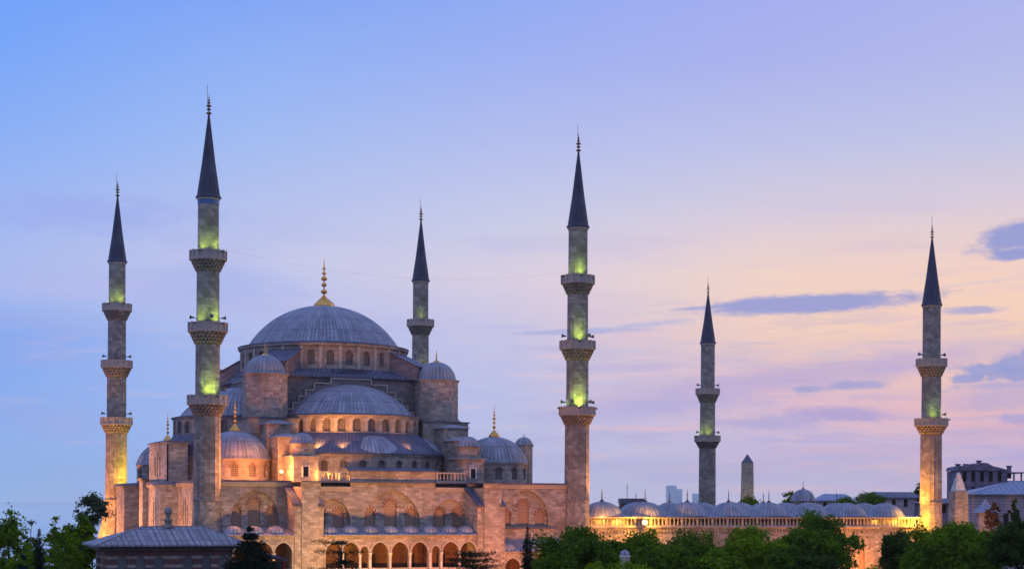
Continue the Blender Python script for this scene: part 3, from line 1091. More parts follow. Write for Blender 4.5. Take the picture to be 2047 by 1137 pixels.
# galleries between and beside the piers
def gallery(u0, u1, vf, zfloor, ze, ztop, arches, domes, dr=1.45, solid=None):
    """two-storey arcade in front of the facade: ze eave height"""
    mb = MB(); panes = []
    fr = flat((0, vf), (1, 0), (0, 1))
    hs = []
    for (xc, w_, zp) in arches:
        h = hole(xc, w_, zfloor, zp, .2, pane=False, d=.55)
        hs.append(h)
    wall(mb, fr, u0, u1, zfloor - .001, ze, hs, .55, 2.0, None, None, 14)
    mb.box(u0, u1, vf, -.01, 0, zfloor)
    mb.extr([(vf + .1, ze), (vf - .22, ze), (vf - .3, ze + .18), (vf + .1, ze + .18)], 'u', u0, u1)
    ga = mb.build('arcade', M['stone'], hall)
    mb = MB()
    mb.extr([(vf - .45, ze + .19), (vf - .45, ze + .3), (-.02, ztop), (-.02, ze + .19)], 'u', u0, u1)
    rf = mb.build('arcade_roof', M['lead'], ga)
    for uc in domes:
        mb = MB()
        ribbed(mb, dr, 1.0, ze + .55, uc, vf + 1.75, 14, h=.05, n=8, lip=.06)
        mb.build('arcade_dome', M['lead'], ga)
    mb = MB()
    mb.box(u0 + .05, u1 - .05, -.75, -.011, zfloor + .001, ze - .02)
    mb.build('arcade_back_wall', M['inner'], ga)  # dark sheet before the facade wall, shade put into its colour
    mb = MB()
    mb.box(u0 + .05, u1 - .05, vf + .6, -.76, ze - .12, ze - .02)
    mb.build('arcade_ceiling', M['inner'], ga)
    for (xc, w_, zp) in arches[1::2]:
        mb = MB(); mb.box(xc - .55, xc + .75, -.82, -.752, zfloor + .01, zp - .3); mb.build('arcade_door', M['void'], ga)
    # columns: slim pale shafts and capitals between neighbouring arches
    ed = sorted(arches)
    for i in range(len(ed) - 1):
        uc = (ed[i][0] + ed[i][1] / 2 + ed[i + 1][0] - ed[i + 1][1] / 2) / 2
        zp = min(ed[i][2], ed[i + 1][2])
        mb = MB()
        mb.lathe([(.26, zfloor), (.26, zfloor + .15), (.2, zfloor + .2), (.185, zp - .5), (.22, zp - .45), (.34, zp - .05), (.34, zp)], uc, vf - .06, circ(12))
        mb.build('column', M['pale'], ga)
    mb = MB()
    mb.box(u0 + .1, u1 - .1, vf + .12, vf + .3, zfloor + .001, zfloor + .75)
    mb.build('arcade_railing', M['trim'], ga)
    for (xc, w_, zp) in arches:
        mb = MB()   # pointed moulding round the arch
        a, c_ = w_ / 2, .1 * w_
        pts = [(xc - a * math.cos(PI * k / 16), zp + arch_h(a * math.cos(PI * k / 16), a, c_)) for k in range(17)]
        for k in range(16):
            p, q = pts[k], pts[k + 1]
            def o_(p, e): 
                d = Vector((p[0] - xc, p[1] - zp)); d = d.normalized() * e if d.length > 1e-6 else Vector((0, 0))
                return (p[0] + d[0], p[1] + d[1])
            p0, p1 = o_(p, .02), o_(p, .24); q0, q1 = o_(q, .02), o_(q, .24)
            mb.face([(p0[0], vf - .07, p0[1]), (q0[0], vf - .07, q0[1]), (q1[0], vf - .07, q1[1]), (p1[0], vf - .07, p1[1])][::-1])
            mb.face([(p1[0], vf - .07, p1[1]), (q1[0], vf - .07, q1[1]), (q1[0], vf, q1[1]), (p1[0], vf, p1[1])][::-1])
            mb.face([(p0[0], vf - .07, p0[1]), (q0[0], vf - .07, q0[1]), (q0[0], vf, q0[1]), (p0[0], vf, p0[1])])
        mb.build('arch_moulding', M['trim'], ga)
    return ga


ARZ = 6.3
wide = lambda x: (x, 2.7, ARZ)
nar = lambda x: (x, 1.25, 6.55)
ga_c = gallery(16.7, 41.85, -5.2, 3.2, 8.75, 10.1,
        [wide(18.4), wide(21.4 - .35 + .0), nar(23.25), wide(25.75), wide(29.0), wide(32.25), nar(34.95), wide(37.45), wide(40.4)],
        [18.0, 21.3, 24.6, 27.9, 31.2, 34.5, 37.8, 40.6])
ga_l = gallery(1.9, 12.05, -5.2, 3.2, 8.75, 10.1, [wide(4.2), wide(7.4), wide(10.4)], [3.2, 6.4, 9.6], 1.55)
ga_r = gallery(46.7, 58.2, -4.0, 1.6, 6.0, 8.2, [wide(48.6)[:2] + (3.6,), (51.6, 2.7, 3.6), (54.6, 2.7, 3.6), (57.0, 1.5, 4.0)], [48.3, 53.2, 57.2], 1.6)
mb = MB(); mb.box(46.7, 58.2, -.35, 0.1, 9.85, 10.15); mb.build('sill_ledge', M['lead_dark'], facade)

# --- qibla side (u = 0) seen sharply from the side
mb = MB(); panes = []
frl = flat((0, 74), (0, -1), (1, 0))          # x runs from the far corner towards the near one
X_ = lambda v: 74 - v


def lancets(vc, zs, zp, n_=3, w_=.62, gap=1.5):
    return [hole(X_(vc) + (i - (n_ - 1) / 2) * gap, w_, zs, zp + (.8 if i == n_ // 2 else 0), .3, lat='void', d=.4) for i in range(n_)]


wall(mb, frl, 0, 74, 0, 16.3, lancets(14.5, 9.5, 13.3) + lancets(37.5, 9.5, 13.6, 3) + lancets(27.0, 9.5, 13.3, 2) + lancets(62, 9.5, 13.4), .5, 3.0, panes)
mb.extr([(.3, 16.3), (-.2, 16.3), (-.45, 16.75), (-.45, 16.98), (.3, 16.98)], 'v', 0, 74)
qw = mb.build('qibla_wall', M['stone'], hall)
put_panes(panes, qw)


def block(name, u0, u1, v0, v1, z0, z1, roofname, m_='stone', fr_=None, holes=None):
    mb = MB(); panes = []
    mb.box(u0, u1, v0, v1, z0, z1)
    mb.box(u0 - .25, u1 + .25, v0 - .25, v1 + .25, z1, z1 + .35)
    if holes:
        fr2 = flat((u0 - .3, v1), (0, -1), (1, 0))
        wall(mb, fr2, 0, v1 - v0, z0, z1, holes, .29, 3, panes)
    o = mb.build(name, M[m_], hall)
    put_panes(panes, o)
    mb = MB()
    a = .5
    mb.face([(u0 - a, v0 - a, z1 + .36), (u1 + a, v0 - a, z1 + .36), (u1 + a, v1 + a, z1 + .36), (u0 - a, v1 + a, z1 + .36)][::-1])
    k = .8
    p = [(u0 - a, v0 - a), (u1 + a, v0 - a), (u1 + a, v1 + a), (u0 - a, v1 + a)]
    q = [(u0 + k, v0 + k), (u1 - k, v0 + k), (u1 - k, v1 - k), (u0 + k, v1 - k)]
    for i in range(4):
        j = (i + 1) % 4
        mb.face([(p[i][0], p[i][1], z1 + .36), (p[j][0], p[j][1], z1 + .36), (p[j][0], p[j][1], z1 + .5), (p[i][0], p[i][1], z1 + .5)])
        mb.face([(p[i][0], p[i][1], z1 + .5), (p[j][0], p[j][1], z1 + .5), (q[j][0], q[j][1], z1 + .85), (q[i][0], q[i][1], z1 + .85)])
    mb.face([(x, y, z1 + .85) for x, y in q])
    mb.build(roofname, M['lead_dark'], o)
    return o


block('qibla_buttress', -2.9, -.004, 20, 23.4, 0, 16.35, 'buttress_cap')
block('qibla_buttress', -2.9, -.004, 50.2, 57.5, 0, 16.35, 'buttress_cap')
block('qibla_buttress', -1.0, -.004, 43.5, 46.5, 0, 17.6, 'buttress_cap')
block('qibla_gable', 0.2, 3.4, 28.0, 42.5, 17.3, 23.5, 'gable_roof', holes=[hole(5.2 + i * 1.9, .75, 18.2, 21.2 + (.9 if i == 1 else 0), .3, lat='void', d=.29) for i in range(3)])
# small domed stair turret on the courtyard side and one on the qibla side
def stair_turret(u, v, z0, z1, r):
    mb = MB(); mb.prism(oct_(u, v, r, 12), z0, z1); mb.prism(oct_(u, v, r + .15, 12), z1, z1 + .2)
    o = mb.build('stair_turret', M['stone'], hall)
    mb = MB(); ribbed(mb, r - .05, 1.25, z1 + .3, u, v, 16, h=.05, n=8, lip=.25, lobe=.04)
    d = mb.build('turret_dome', M['lead'], o)
    mb = MB(); finial(mb, u, v, z1 + 1.6, .7, .12, False); mb.build('turret_finial', M['bronze'], o)
stair_turret(59.2, 15.5, 17, 23.8, 1.55)
# far and courtyard walls
mb = MB()
mb.box(59.25, 60.0, 0.9, 74, 0, 17.0); mb.box(0, 59.2, 73.05, 74, 0, 17.0)
mb.build('rear_walls', M['stone'], hall)

# ------------------------------------------------------------------ minarets
def minaret(u, v, label, bal, zc, zt, zf, radii, zring, base_r, horns, greens, band=None, lowlamp=None, hr=1.0, mast=1):
    """bal: list of (top of parapet, bottom of corbel, radius) from the top down; radii of the shaft sections from the top down"""
    o = thing('minaret', label, 'minaret', (u, v, 0), 'stone minarets with lead spires')
    mb = MB()
    N = 16
    segs = [(radii[0], bal[0][0] - 1.3, zc)]
    for i in range(len(bal)):
        lo = bal[i + 1][0] - 1.3 if i + 1 < len(bal) else zring
        segs.append((radii[i + 1], lo, bal[i][1] + .05))
    for i, (r, z0, z1) in enumerate(segs):
        last = i == len(segs) - 1
        fl = 0.06 if last else 0.035
        angs = []; offs = []
        for k in range(N):
            a = 2 * PI * k / N
            angs += [a, a + .09, a + 2 * PI / N - .09]
            offs += [fl, 0, 0]
        rows = [(r * 1.02 if last else r, z0)] + ([(r, z0 + (z1 - z0) * .5)] if last else []) + [(r * .985, z1)]
        mb.lathe(rows, u, v, angs, True, lambda j, k: offs[k], False, uvr=r)
    sh = mb.build('shaft', M['shaft'], o)
    # foot
    mb = MB()
    mb.lathe([(base_r[1], 0), (base_r[1], 6.0), (base_r[0], zring - 1.5), (base_r[0], zring - .25)], u, v, circ(12, PI / 12, 2 * PI + PI / 12), True, None, False)
    mb.lathe([(base_r[0], zring - .25), (base_r[0] + .14, zring - .2), (base_r[0] + .14, zring), (radii[-1] - .1, zring + .12)], u, v, circ(12, PI / 12, 2 * PI + PI / 12), True, None, False)
    mb.build('minaret_foot', M['shaft'], o)
    # spire
    mb = MB()
    angs = []; offs = []
    for k in range(18):
        a = 2 * PI * k / 18
        angs += [a, a + .06, a + 2 * PI / 18 - .06]; offs += [.05, 0, 0]
    rc = radii[0]
    mb.lathe([(rc + .30 * hr, zc - .05), (rc + .32 * hr, zc + .12), (rc + .12 * hr, zc + .4), (rc * .62, zc + (zt - zc) * .42), (.13, zt)], u, v, angs, True,
             lambda j, k: offs[k] * (1 if j < 4 else .2), False)
    mb.face([(u + (rc + .3 * hr) * math.cos(a), v + (rc + .3 * hr) * math.sin(a), zc - .05) for a in reversed(circ(18))])
    mb.build('spire', M['cone'], o)
    mb = MB(); ring(mb, rc - .1, rc + .16, zc - .35, zc - .06, u, v, 16); mb.build('spire_moulding', M['trim'], o)
    mb = MB(); finial(mb, u, v, zt - .1, zf - zt, .42 * hr, False)
    if mast: mb.tube([(u - .3, v - .3, zt + (zf - zt) * .3), (u - .3, v - .3, zf + 1.1)], .035, 5)
    mb.build('finial', M['bronze'], o)
    if band:
        mb = MB(); ring(mb, rc - .05, rc + .07, band[0], band[1], u, v, 16); mb.build('tile_band', M['tile'], o)
    # balconies: stepped muqarnas corbel, parapet of panels and posts
    for i, (zp, zb, R) in enumerate(bal):
        r0 = radii[i + 1]
        zf_ = zp - 1.35
        mb = MB()
        nt = 24
        for s_ in range(4):
            ra = r0 + .05 + (R - .1 - r0) * (s_ + .3) / 4.3
            rb = r0 + .05 + (R - .1 - r0) * (s_ + 1.3) / 4.3
            za = zb + (zf_ - zb) * s_ / 4; zz = zb + (zf_ - zb) * (s_ + 1) / 4
            angs = [2 * PI * (k + (s_ % 2) * .5) / nt + dd for k in range(nt) for dd in (0, .035, PI / nt, 2 * PI / nt - .035)]
            off = lambda j, k, ra=ra, rb=rb: (0.0 if (k % 4) in (0, 1, 3) else -(rb - ra) * 1.5)
            mb.lathe([(ra - .1, za), (rb - .05, za + (zz - za) * .7), (rb, zz - .04), (rb, zz)], u, v, angs, True, lambda j, k: (off(j, k) if j in (0, 1) else 0), False)
            mb.lathe([(rb, zz), (r0 - .1, zz)], u, v, angs, True, None, False)
        bl = mb.build('balcony', M['shaft'], o)
        mb = MB()
        ring(mb, R - .22, R - .05, zf_, zp - .12, u, v, 16)
        ring(mb, R - .26, R + .06, zp - .14, zp, u, v, 16)
        ring(mb, R - .26, R + .08, zf_ - .02, zf_ + .16, u, v, 16)
        for k in range(16):
            a = 2 * PI * k / 16
            ca, sa = math.cos(a), math.sin(a)
            for (hw, r1) in ((.11, R + .12),):
                p = [(u + r * ca - q * sa, v + r * sa + q * ca) for (r, q) in ((R - .2, -hw), (r1, -hw), (r1, hw), (R - .2, hw))]
                mb.prism(p, zf_ - .03, zp + .08)
        mb.build('parapet', M['trim'], bl)
    # loudspeaker horns
    for (i, az_list) in horns:
        zp = bal[i][0]
        r = radii[i]
        for a in az_list:
            ca, sa = math.cos(a), math.sin(a)
            mb = MB()
            q = lambda d, z: (u + d * ca, v + d * sa, z)
            mb.tube([q(r - .05, zp + .75), q(r + .55, zp + .8)], .05, 6)
            mb.tube([q(r + .35, zp + .8), q(r + .62, zp + .82)], .14, 8)
            mb.tube([q(r + .6, zp + .82), q(r + 1.0, zp + .86)], .13, 10, .34)
            mb.build('loudspeaker', M['speaker'], o)
    # green floodlights behind the parapets
    for (i, a, p) in greens:
        zp = bal[i][0]; r = radii[i]
        d = bal[i][2] + .3
        ca, sa = math.cos(a), math.sin(a)
        pos = (u + d * ca, v + d * sa, zp + .05)
        bulb('flood_lamp', pos, GREEN, p * 2.1, o, .12, 105, (u + r * .6 * ca, v + r * .6 * sa, zp + 2.6), 'l', .9)
        mb = MB(); mb.box(pos[0] - .12, pos[0] + .12, pos[1] - .12, pos[1] + .12, zp - .3, zp - .08)
        mb.tube([(pos[0], pos[1], zp - .2), (u + (d - .5) * ca, v + (d - .5) * sa, zp - .3)], .05, 5)
        mb.build('floodlight', M['dark'], o)
    return o


# directions seen from above in the mosque frame: the viewer lies towards CAMA
CAMA = math.atan2(-247, -59)
B1 = [(51.6, 48.4, 2.72), (40.8, 37.5, 2.9), (29.9, 26.8, 2.96)]
RAD = [1.56, 1.70, 1.82, 1.98]
L_, R__ = CAMA - 1.45, CAMA + 1.45       # left and right as seen from the park
lf, rt, fl_, fr_ = CAMA - 1.5, CAMA + 1.5, CAMA - .45, CAMA + .45
minaret(0, 0, 'tall nearest minaret with blue tile band, in front of the left end of the mosque', B1, 59.6, 72.1, 75.4, RAD, 14.3, (2.12, 2.5),
        [(1, (lf, rt, CAMA + .2)), (2, (CAMA - .35, rt - .3))],
        [(0, fl_, 150), (0, fr_ + .35, 170), (1, fl_ - .2, 130), (1, fr_ + .3, 200), (2, CAMA - .1, 200), (2, CAMA + .45, 190)], (58.6, 59.3))
minaret(61.9, 0, 'minaret with three glowing balconies at the right end of the hall front, beside the courtyard', B1, 59.6, 72.1, 75.4, RAD, 14.6, (2.1, 2.4),
        [(1, (lf, rt, CAMA + .6)), (2, (lf, rt, CAMA - .5, CAMA + .7))],
        [(0, lf + .2, 60), (0, CAMA, 230), (1, CAMA - .1, 260), (2, CAMA - .1, 520), (2, lf, 70), (2, rt, 90)])
minaret(0, 73.8, 'leftmost minaret, yellow lit below, standing behind the left end of the mosque', B1, 59.6, 72.1, 75.4, RAD, 14.3, (2.15, 3.6),
        [(1, (lf, rt, CAMA)), (2, (lf, rt, CAMA - .2))],
        [(0, fl_ - .1, 80), (0, fr_, 150)])
minaret(61.9, 73.8, 'slender minaret rising behind the main dome on its right', B1, 59.6, 72.1, 75.4, RAD, 14.3, (2.15, 2.5),
        [], [(0, CAMA - .1, 60), (1, CAMA + .2, 60)])
B2 = [(40.7, 37.4, 2.72), (29.8, 26.9, 2.95)]
RAD2 = [1.60, 1.74, 1.90]
minaret(134.0, 0, 'rightmost minaret with two balconies, orange lit foot at the courtyard corner', B2, 50.5, 62.8, 65.6, RAD2, 14.6, (2.0, 2.2),
        [(0, (lf, rt)), (1, (CAMA, rt))], [(1, CAMA - .25, 130), (1, rt - .35, 110)], None, None, .8)
minaret(137.9, 86.8, 'thin far minaret with two balconies rising behind the courtyard domes', B2, 51.2, 62.8, 65.6, RAD2, 14.6, (2.0, 2.2),
        [(0, (lf, rt)), (1, (lf, rt))], [(1, CAMA - .2, 110), (1, lf + .2, 70)], None, None, .8)

# ------------------------------------------------------------------ courtyard
court = thing('courtyard', 'low arcaded mosque courtyard with a row of small grey domes above a lit stone wall', 'courtyard', (98, 37, 0))
mb = MB(); panes = []
frc = flat((63.9, 0.6), (1, 0), (0, 1))
hs = []
for k in range(11):
    xc = 4.5 + 6.35 * k
    hs.append(hole(xc, 1.35, 2.2, 6.0, .2, lat='lattice_warm', d=.3))
wall(mb, frc, 0, 68.2, 0, 9.5, hs, .3, 4.0, panes)
mb.extr([(.9, 9.5), (.5, 9.5), (.38, 9.75), (.12, 9.95), (.12, 10.2), (.9, 10.2)], 'u', 63.9, 132.1)
for k in range(110):      # dentils under the cornice
    uu = 64.2 + .62 * k
    if uu < 131.8: mb.box(uu, uu + .3, .3, .62, 9.2, 9.5)
cw = mb.build('outer_wall', M['stone'], court)
put_panes(panes, cw)
# loggia of posts under the eave
mb = MB()
mb.box(63.9, 132.1, .25, .65, 10.2, 10.36)
mb.box(63.9, 132.1, .2, .7, 11.5, 11.68)
for k in range(91):
    uu = 64.1 + .75 * k
    if k % 4 == 0: mb.box(uu - .17, uu + .17, .28, .62, 10.36, 11.5)
    else: mb.lathe([(.14, 10.36), (.17, 10.7), (.09, 11.1), (.14, 11.5)], uu, .45, circ(6))
mb.build('balustrade', M['trim'], court)
mb = MB()
mb.box(63.9, 132.0, 1.9, 2.2, 9.0, 11.3)
mb.build('loggia_back_wall', M['stone'], court)
mb = MB()
mb.extr([(-.05, 11.7), (-.05, 11.82), (7.6, 12.15), (7.6, 11.7)], 'u', 63.8, 132.3)
mb.extr([(66.4, 11.7), (66.4, 12.1), (73.8, 11.82), (73.8, 11.7)], 'u', 63.8, 135)
mb.box(125.5, 132.2, 7.61, 66.39, 11.7, 12.1)
mb.box(61.95, 66.5, 7.61, 66.39, 11.7, 12.1)
mb.build('arcade_roof', M['lead'], court)
mb = MB()
mb.box(64, 132, 2.2, 7.3, 0, 11.69); mb.box(64, 135, 66.8, 73.7, 0, 11.69); mb.box(126, 132, 7.35, 66.75, 0, 11.69)
mb.build('arcade_mass', M['stone'], court)


def small_dome(u, v, fin=True, R=3.62, H=2.25):
    mb = MB()
    ribbed(mb, R, H, 12.02, u, v, 24, h=.09, n=10, lip=.3)
    o = mb.build('court_dome', M['lead'], court)
    if fin:
        mb = MB(); finial(mb, u, v, 14.2, 2.6, .42, True); mb.build('dome_finial', M['dark_bronze'], o)


for k in range(8): small_dome(68.7 + 8.3 * k, 4.2, k < 5)
for k in range(8): small_dome(68.9 + 8.3 * k, 70.2)
for k in range(6): small_dome(129.3, 14 + 8.8 * k, k != 3)
# portal dome
mb = MB(); mb.prism(oct_(134, 41.5, 2.45, 12), 11, 14.6); mb.prism(oct_(134, 41.5, 2.65, 12), 14.6, 14.85)
pt = mb.build('portal_drum', M['stone'], court)
mb = MB(); ribbed(mb, 2.4, 2.2, 14.9, 134, 41.5, 18, h=.05, n=10, lip=.2)
mb.build('portal_dome', M['lead'], pt)
mb = MB(); finial(mb, 134, 41.5, 17.1, 2.2, .3); mb.build('portal_finial', M['bronze'], pt)

# ------------------------------------------------------------------ tomb with brick bands and a hipped lead roof, in front
M['brick_band'], t, b = mat('brick_and_stone_bands')
tc = t.n('ShaderNodeTexCoord')
uv = tc.outputs['UV']
sz = t.n('ShaderNodeSeparateXYZ'); t.put(sz.inputs[0], uv)
zz = t.m('FRACT', t.m('DIVIDE', sz.outputs[1], 1.05))
bandf = t.rng(zz, 0.62, 0.66)
br = t.n('ShaderNodeTexBrick'); t.put(br.inputs['Vector'], uv)
br.inputs['Color1'].default_value = (0.10, 0.042, 0.04, 1); br.inputs['Color2'].default_value = (0.15, 0.062, 0.055, 1); br.inputs['Mortar'].default_value = (0.16, 0.12, 0.11, 1)
br.inputs['Scale'].default_value = 1; br.inputs['Brick Width'].default_value = .3; br.inputs['Row Height'].default_value = .11; br.inputs['Mortar Size'].default_value = .012
st2 = t.n('ShaderNodeTexBrick'); t.put(st2.inputs['Vector'], uv)
st2.inputs['Color1'].default_value = (0.26, 0.23, 0.225, 1); st2.inputs['Color2'].default_value = (0.36, 0.32, 0.30, 1); st2.inputs['Mortar'].default_value = (0.14, 0.12, 0.12, 1)
st2.inputs['Scale'].default_value = 1; st2.inputs['Brick Width'].default_value = .9; st2.inputs['Row Height'].default_value = 1.05; st2.inputs['Mortar Size'].default_value = .015
c = t.mix(bandf, br.outputs[0], st2.outputs[0])
c = t.mix(t.rng(t.noise(tc.outputs['Object'], .7, 5), .4, .75, 0, .5), c, (0.06, 0.045, 0.045, 1))
t.put(b.inputs['Base Color'], c); b.inputs['Roughness'].default_value = .9

tomb = thing('tomb_house', 'low red brick and stone banded building with hipped grey lead roof before the left minaret', 'building', (-16, -40, 0))
TU0, TU1, TV0, TV1 = -22.6, -7.2, -44.0, -36.0
mb = MB(); panes = []
frt = flat((TU0, TV0), (1, 0), (0, 1))
cols = [1.8, 4.0, 6.2, 9.8, 12.1, 14.2]
wall(mb, frt, 0, TU1 - TU0, 0, 4.9, [], .3, 3, panes)
hs = [hole(x, 1.2, 5.3, 6.75, .12, lat='grid', d=.25) for x in cols]
M['grid'], t, b = mat('leaded_window')
uvn = t.n('ShaderNodeTexCoord').outputs['UV']
bk = t.n('ShaderNodeTexBrick'); t.put(bk.inputs['Vector'], uvn); bk.offset = 0
bk.inputs['Color1'].default_value = (0.03, 0.05, 0.075, 1); bk.inputs['Color2'].default_value = (0.05, 0.075, 0.10, 1); bk.inputs['Mortar'].default_value = (0.16, 0.17, 0.17, 1)
bk.inputs['Scale'].default_value = 1; bk.inputs['Brick Width'].default_value = .24; bk.inputs['Row Height'].default_value = .24; bk.inputs['Mortar Size'].default_value = .035
t.put(b.inputs['Base Color'], bk.outputs[0]); b.inputs['Roughness'].default_value = .35
wall(mb, frt, 0, TU1 - TU0, 4.9, 8.2, hs, .3, 3, panes)
frt2 = flat((TU0, TV1), (0, -1), (1, 0))
wall(mb, frt2, 0, TV1 - TV0, 0, 4.9, [], .3, 3, panes)
wall(mb, frt2, 0, TV1 - TV0, 4.9, 8.2, [hole(x, 1.2, 5.3, 6.75, .12, lat='grid', d=.25) for x in (2.2, 5.6)], .3, 3, panes)
mb.face([(TU1, TV0, 0), (TU1, TV1, 0), (TU1, TV1, 8.2), (TU1, TV0, 8.2)])
mb.face([(TU0, TV1, 0), (TU0, TV1, 8.2), (TU1, TV1, 8.2), (TU1, TV1, 0)])
tw = mb.build('brick_wall', M['brick_band'], tomb)
put_panes(panes, tw)
# lower windows: dark rectangles in pale frames
for x in cols:
    mb = MB()
    x0, x1 = TU0 + x - .75, TU0 + x + .75
    mb.box(x0 - .14, x0, TV0 - .08, TV0 + .02, 2.2, 4.78); mb.box(x1, x1 + .14, TV0 - .08, TV0 + .02, 2.2, 4.78); mb.box(x0 - .14, x1 + .14, TV0 - .085, TV0 + .02, 4.62, 4.8)
    fo = mb.build('window_frame', M['pale'], tw)
    mb = MB(); mb.box(x0, x1, TV0 - .02, TV0 + .02, 2.2, 4.62); mb.build('window', M['void'], fo)


def hip(mb, u0, u1, v0, v1, z0, z1, ru0, ru1, rv, seam=None):
    P = [(u0, v0, z0), (u1, v0, z0), (u1, v1, z0), (u0, v1, z0)]
    A, B_ = (ru0, rv, z1), (ru1, rv, z1)
    mb.face([P[0], P[1], B_, A]); mb.face([P[1], P[2], B_]); mb.face([P[2], P[3], A, B_]); mb.face([P[3], P[0], A])
    mb.face([(p[0], p[1], z0 - .22) for p in reversed(P)])
    for i in range(4):
        a, b_ = P[i], P[(i + 1) % 4]
        mb.face([(a[0], a[1], z0 - .22), (b_[0], b_[1], z0 - .22), b_, a])
    if seam:
        k = int((u1 - u0) / seam)
        for i in range(1, k):
            uu = u0 + (u1 - u0) * i / k
            tt = min(1.0, (uu - u0) / max(1e-6, ru0 - u0), (u1 - uu) / max(1e-6, u1 - ru1))
            e = (min(max(uu, u0), u1), v0 + (rv - v0) * tt, z0 + (z1 - z0) * tt)
            mb.tube([(uu, v0, z0 + .03), (e[0], e[1], e[2] + .03)], .055, 5)
        for p, q in ((P[0], A), (P[1], B_), (A, B_)):
            mb.tube([(p[0], p[1], p[2] + .03), (q[0], q[1], q[2] + .03)], .075, 5)


mb = MB(); hip(mb, TU0 - 1.5, TU1 + 1.6, TV0 - 1.5, TV1 + 1.5, 8.75, 10.85, TU0 + 4.8, TU1 - 2.6, (TV0 + TV1) / 2, 1.05)
troof = mb.build('hipped_roof', M['lead_red'], tomb)
mb = MB()
cu, cv = -14.4, (TV0 + TV1) / 2
mb.lathe([(.75, 10.7), (.75, 11.0), (.45, 11.1), (.42, 11.5), (.62, 11.6), (.62, 11.75), (.3, 11.9), (.26, 12.3), (.5, 12.5), (.55, 12.85), (.38, 13.15), (.08, 13.3), (.02, 13.6)], cu, cv, circ(12))
mb.build('roof_finial', M['shaft'], troof)
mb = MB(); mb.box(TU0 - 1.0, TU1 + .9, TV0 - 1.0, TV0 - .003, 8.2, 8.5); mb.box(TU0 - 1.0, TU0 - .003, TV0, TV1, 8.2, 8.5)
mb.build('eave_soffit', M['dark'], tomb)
mb = MB(); mb.tube([(TU0 - .5, TV0 - .2, 8.3), (TU0 - .5, TV0 - .2, 0)], .13, 8)
mb.build('drainpipe', M['bronze'], tomb)
# porch roof running on to the right
mb = MB()
mb.face([(TU1, TV0 + 1, 8.9), (TU1 + 7.4, TV0 + 1, 6.8), (TU1 + 7.4, TV1, 6.8), (TU1, TV1, 8.9)])
mb.face([(TU1, TV0 + 1, 8.6), (TU1 + 7.4, TV0 + 1, 6.5), (TU1 + 7.4, TV0 + 1, 6.8), (TU1, TV0 + 1, 8.9)])
mb.face([(TU1, TV0 + 1, 8.6), (TU1, TV1, 8.6), (TU1 + 7.4, TV1, 6.5), (TU1 + 7.4, TV0 + 1, 6.5)])
mb.face([(TU1 + 7.4, TV0 + 1, 6.5), (TU1 + 7.4, TV1, 6.5), (TU1 + 7.4, TV1, 6.8), (TU1 + 7.4, TV0 + 1, 6.8)])
po = mb.build('porch_roof', M['lead_dark'], tomb)
mb = MB(); mb.box(TU1 + .1, TU1 + 7.0, TV0 + 1.6, TV0 + 1.9, 0, 6.45); mb.build('porch_shade_sheet', M['dark'], po)  # near-black sheet standing in for the shade inside the porch
mb = MB(); mb.box(TU1 + 6.9, TU1 + 7.1, TV0 + 1.2, TV0 + 1.4, 0, 6.5); mb.build('porch_post', plain('red_paint', (0.42, 0.02, 0.02), .5), po)

# ------------------------------------------------------------------ background
def bframe(px, d, rot=0.0):
    x, y, _ = at(px, d)
    return (x, y)


M['plaster'] = plain('lilac_plaster', (0.34, 0.30, 0.33), .9)
M['oldwall'] = plain('dark_render', (0.15, 0.135, 0.19), .9, 0, .35, .6)
M['haze_blue'] = plain('haze_blue_glass', (0.74, 0.90, 1.0), .3, .1, .06, .02)  # pale blue of far haze put into the tower colour
M['obelisk'] = stone('rough_brick_stone', (0.50, 0.42, 0.31), .3, .7, .3, .5)
M['bluetin'] = plain('blue_metal_roof', (0.20, 0.25, 0.36), .5)
M['siding'], t, b = mat('coursed_wall')
uv = t.n('ShaderNodeTexCoord').outputs['UV']
s3 = t.n('ShaderNodeSeparateXYZ'); t.put(s3.inputs[0], uv)
f = t.rng(t.m('FRACT', t.m('DIVIDE', s3.outputs[1], .62)), .8, .92)
c = t.mix(f, (0.33, 0.29, 0.33, 1), (0.14, 0.12, 0.15, 1))
t.put(b.inputs['Base Color'], c); b.inputs['Roughness'].default_value = .9

# walled obelisk on the square behind
x, y = bframe(1492, 430)
ob_ = thing('stone_obelisk', 'tall rough stone obelisk with dark pyramid tip behind the courtyard domes', 'obelisk', (x, y, 0), None, 0)
mb = MB()
def sq(cx, cy, h, rot):
    return [(cx + h * math.cos(rot + PI / 4 + k * PI / 2), cy + h * math.sin(rot + PI / 4 + k * PI / 2)) for k in range(4)]
def frus(mb, cx, cy, h0, z0, h1, z1, rot=.35):
    a, b_ = sq(cx, cy, h0, rot), sq(cx, cy, h1, rot)
    for i in range(4):
        j = (i + 1) % 4
        mb.face([(a[i][0], a[i][1], z0), (a[j][0], a[j][1], z0), (b_[j][0], b_[j][1], z1), (b_[i][0], b_[i][1], z1)])
    if h1 > .1: mb.face([(p[0], p[1], z1) for p in b_])
frus(mb, x, y, 2.6, 0, 2.55, 1.5); frus(mb, x, y, 2.0, 1.5, 1.62, 24.7)
sh = mb.build('shaft', M['obelisk'], ob_)
mb = MB(); frus(mb, x, y, 1.66, 24.7, .05, 27.0); mb.build('pyramid_tip', M['lead_dark'], ob_)

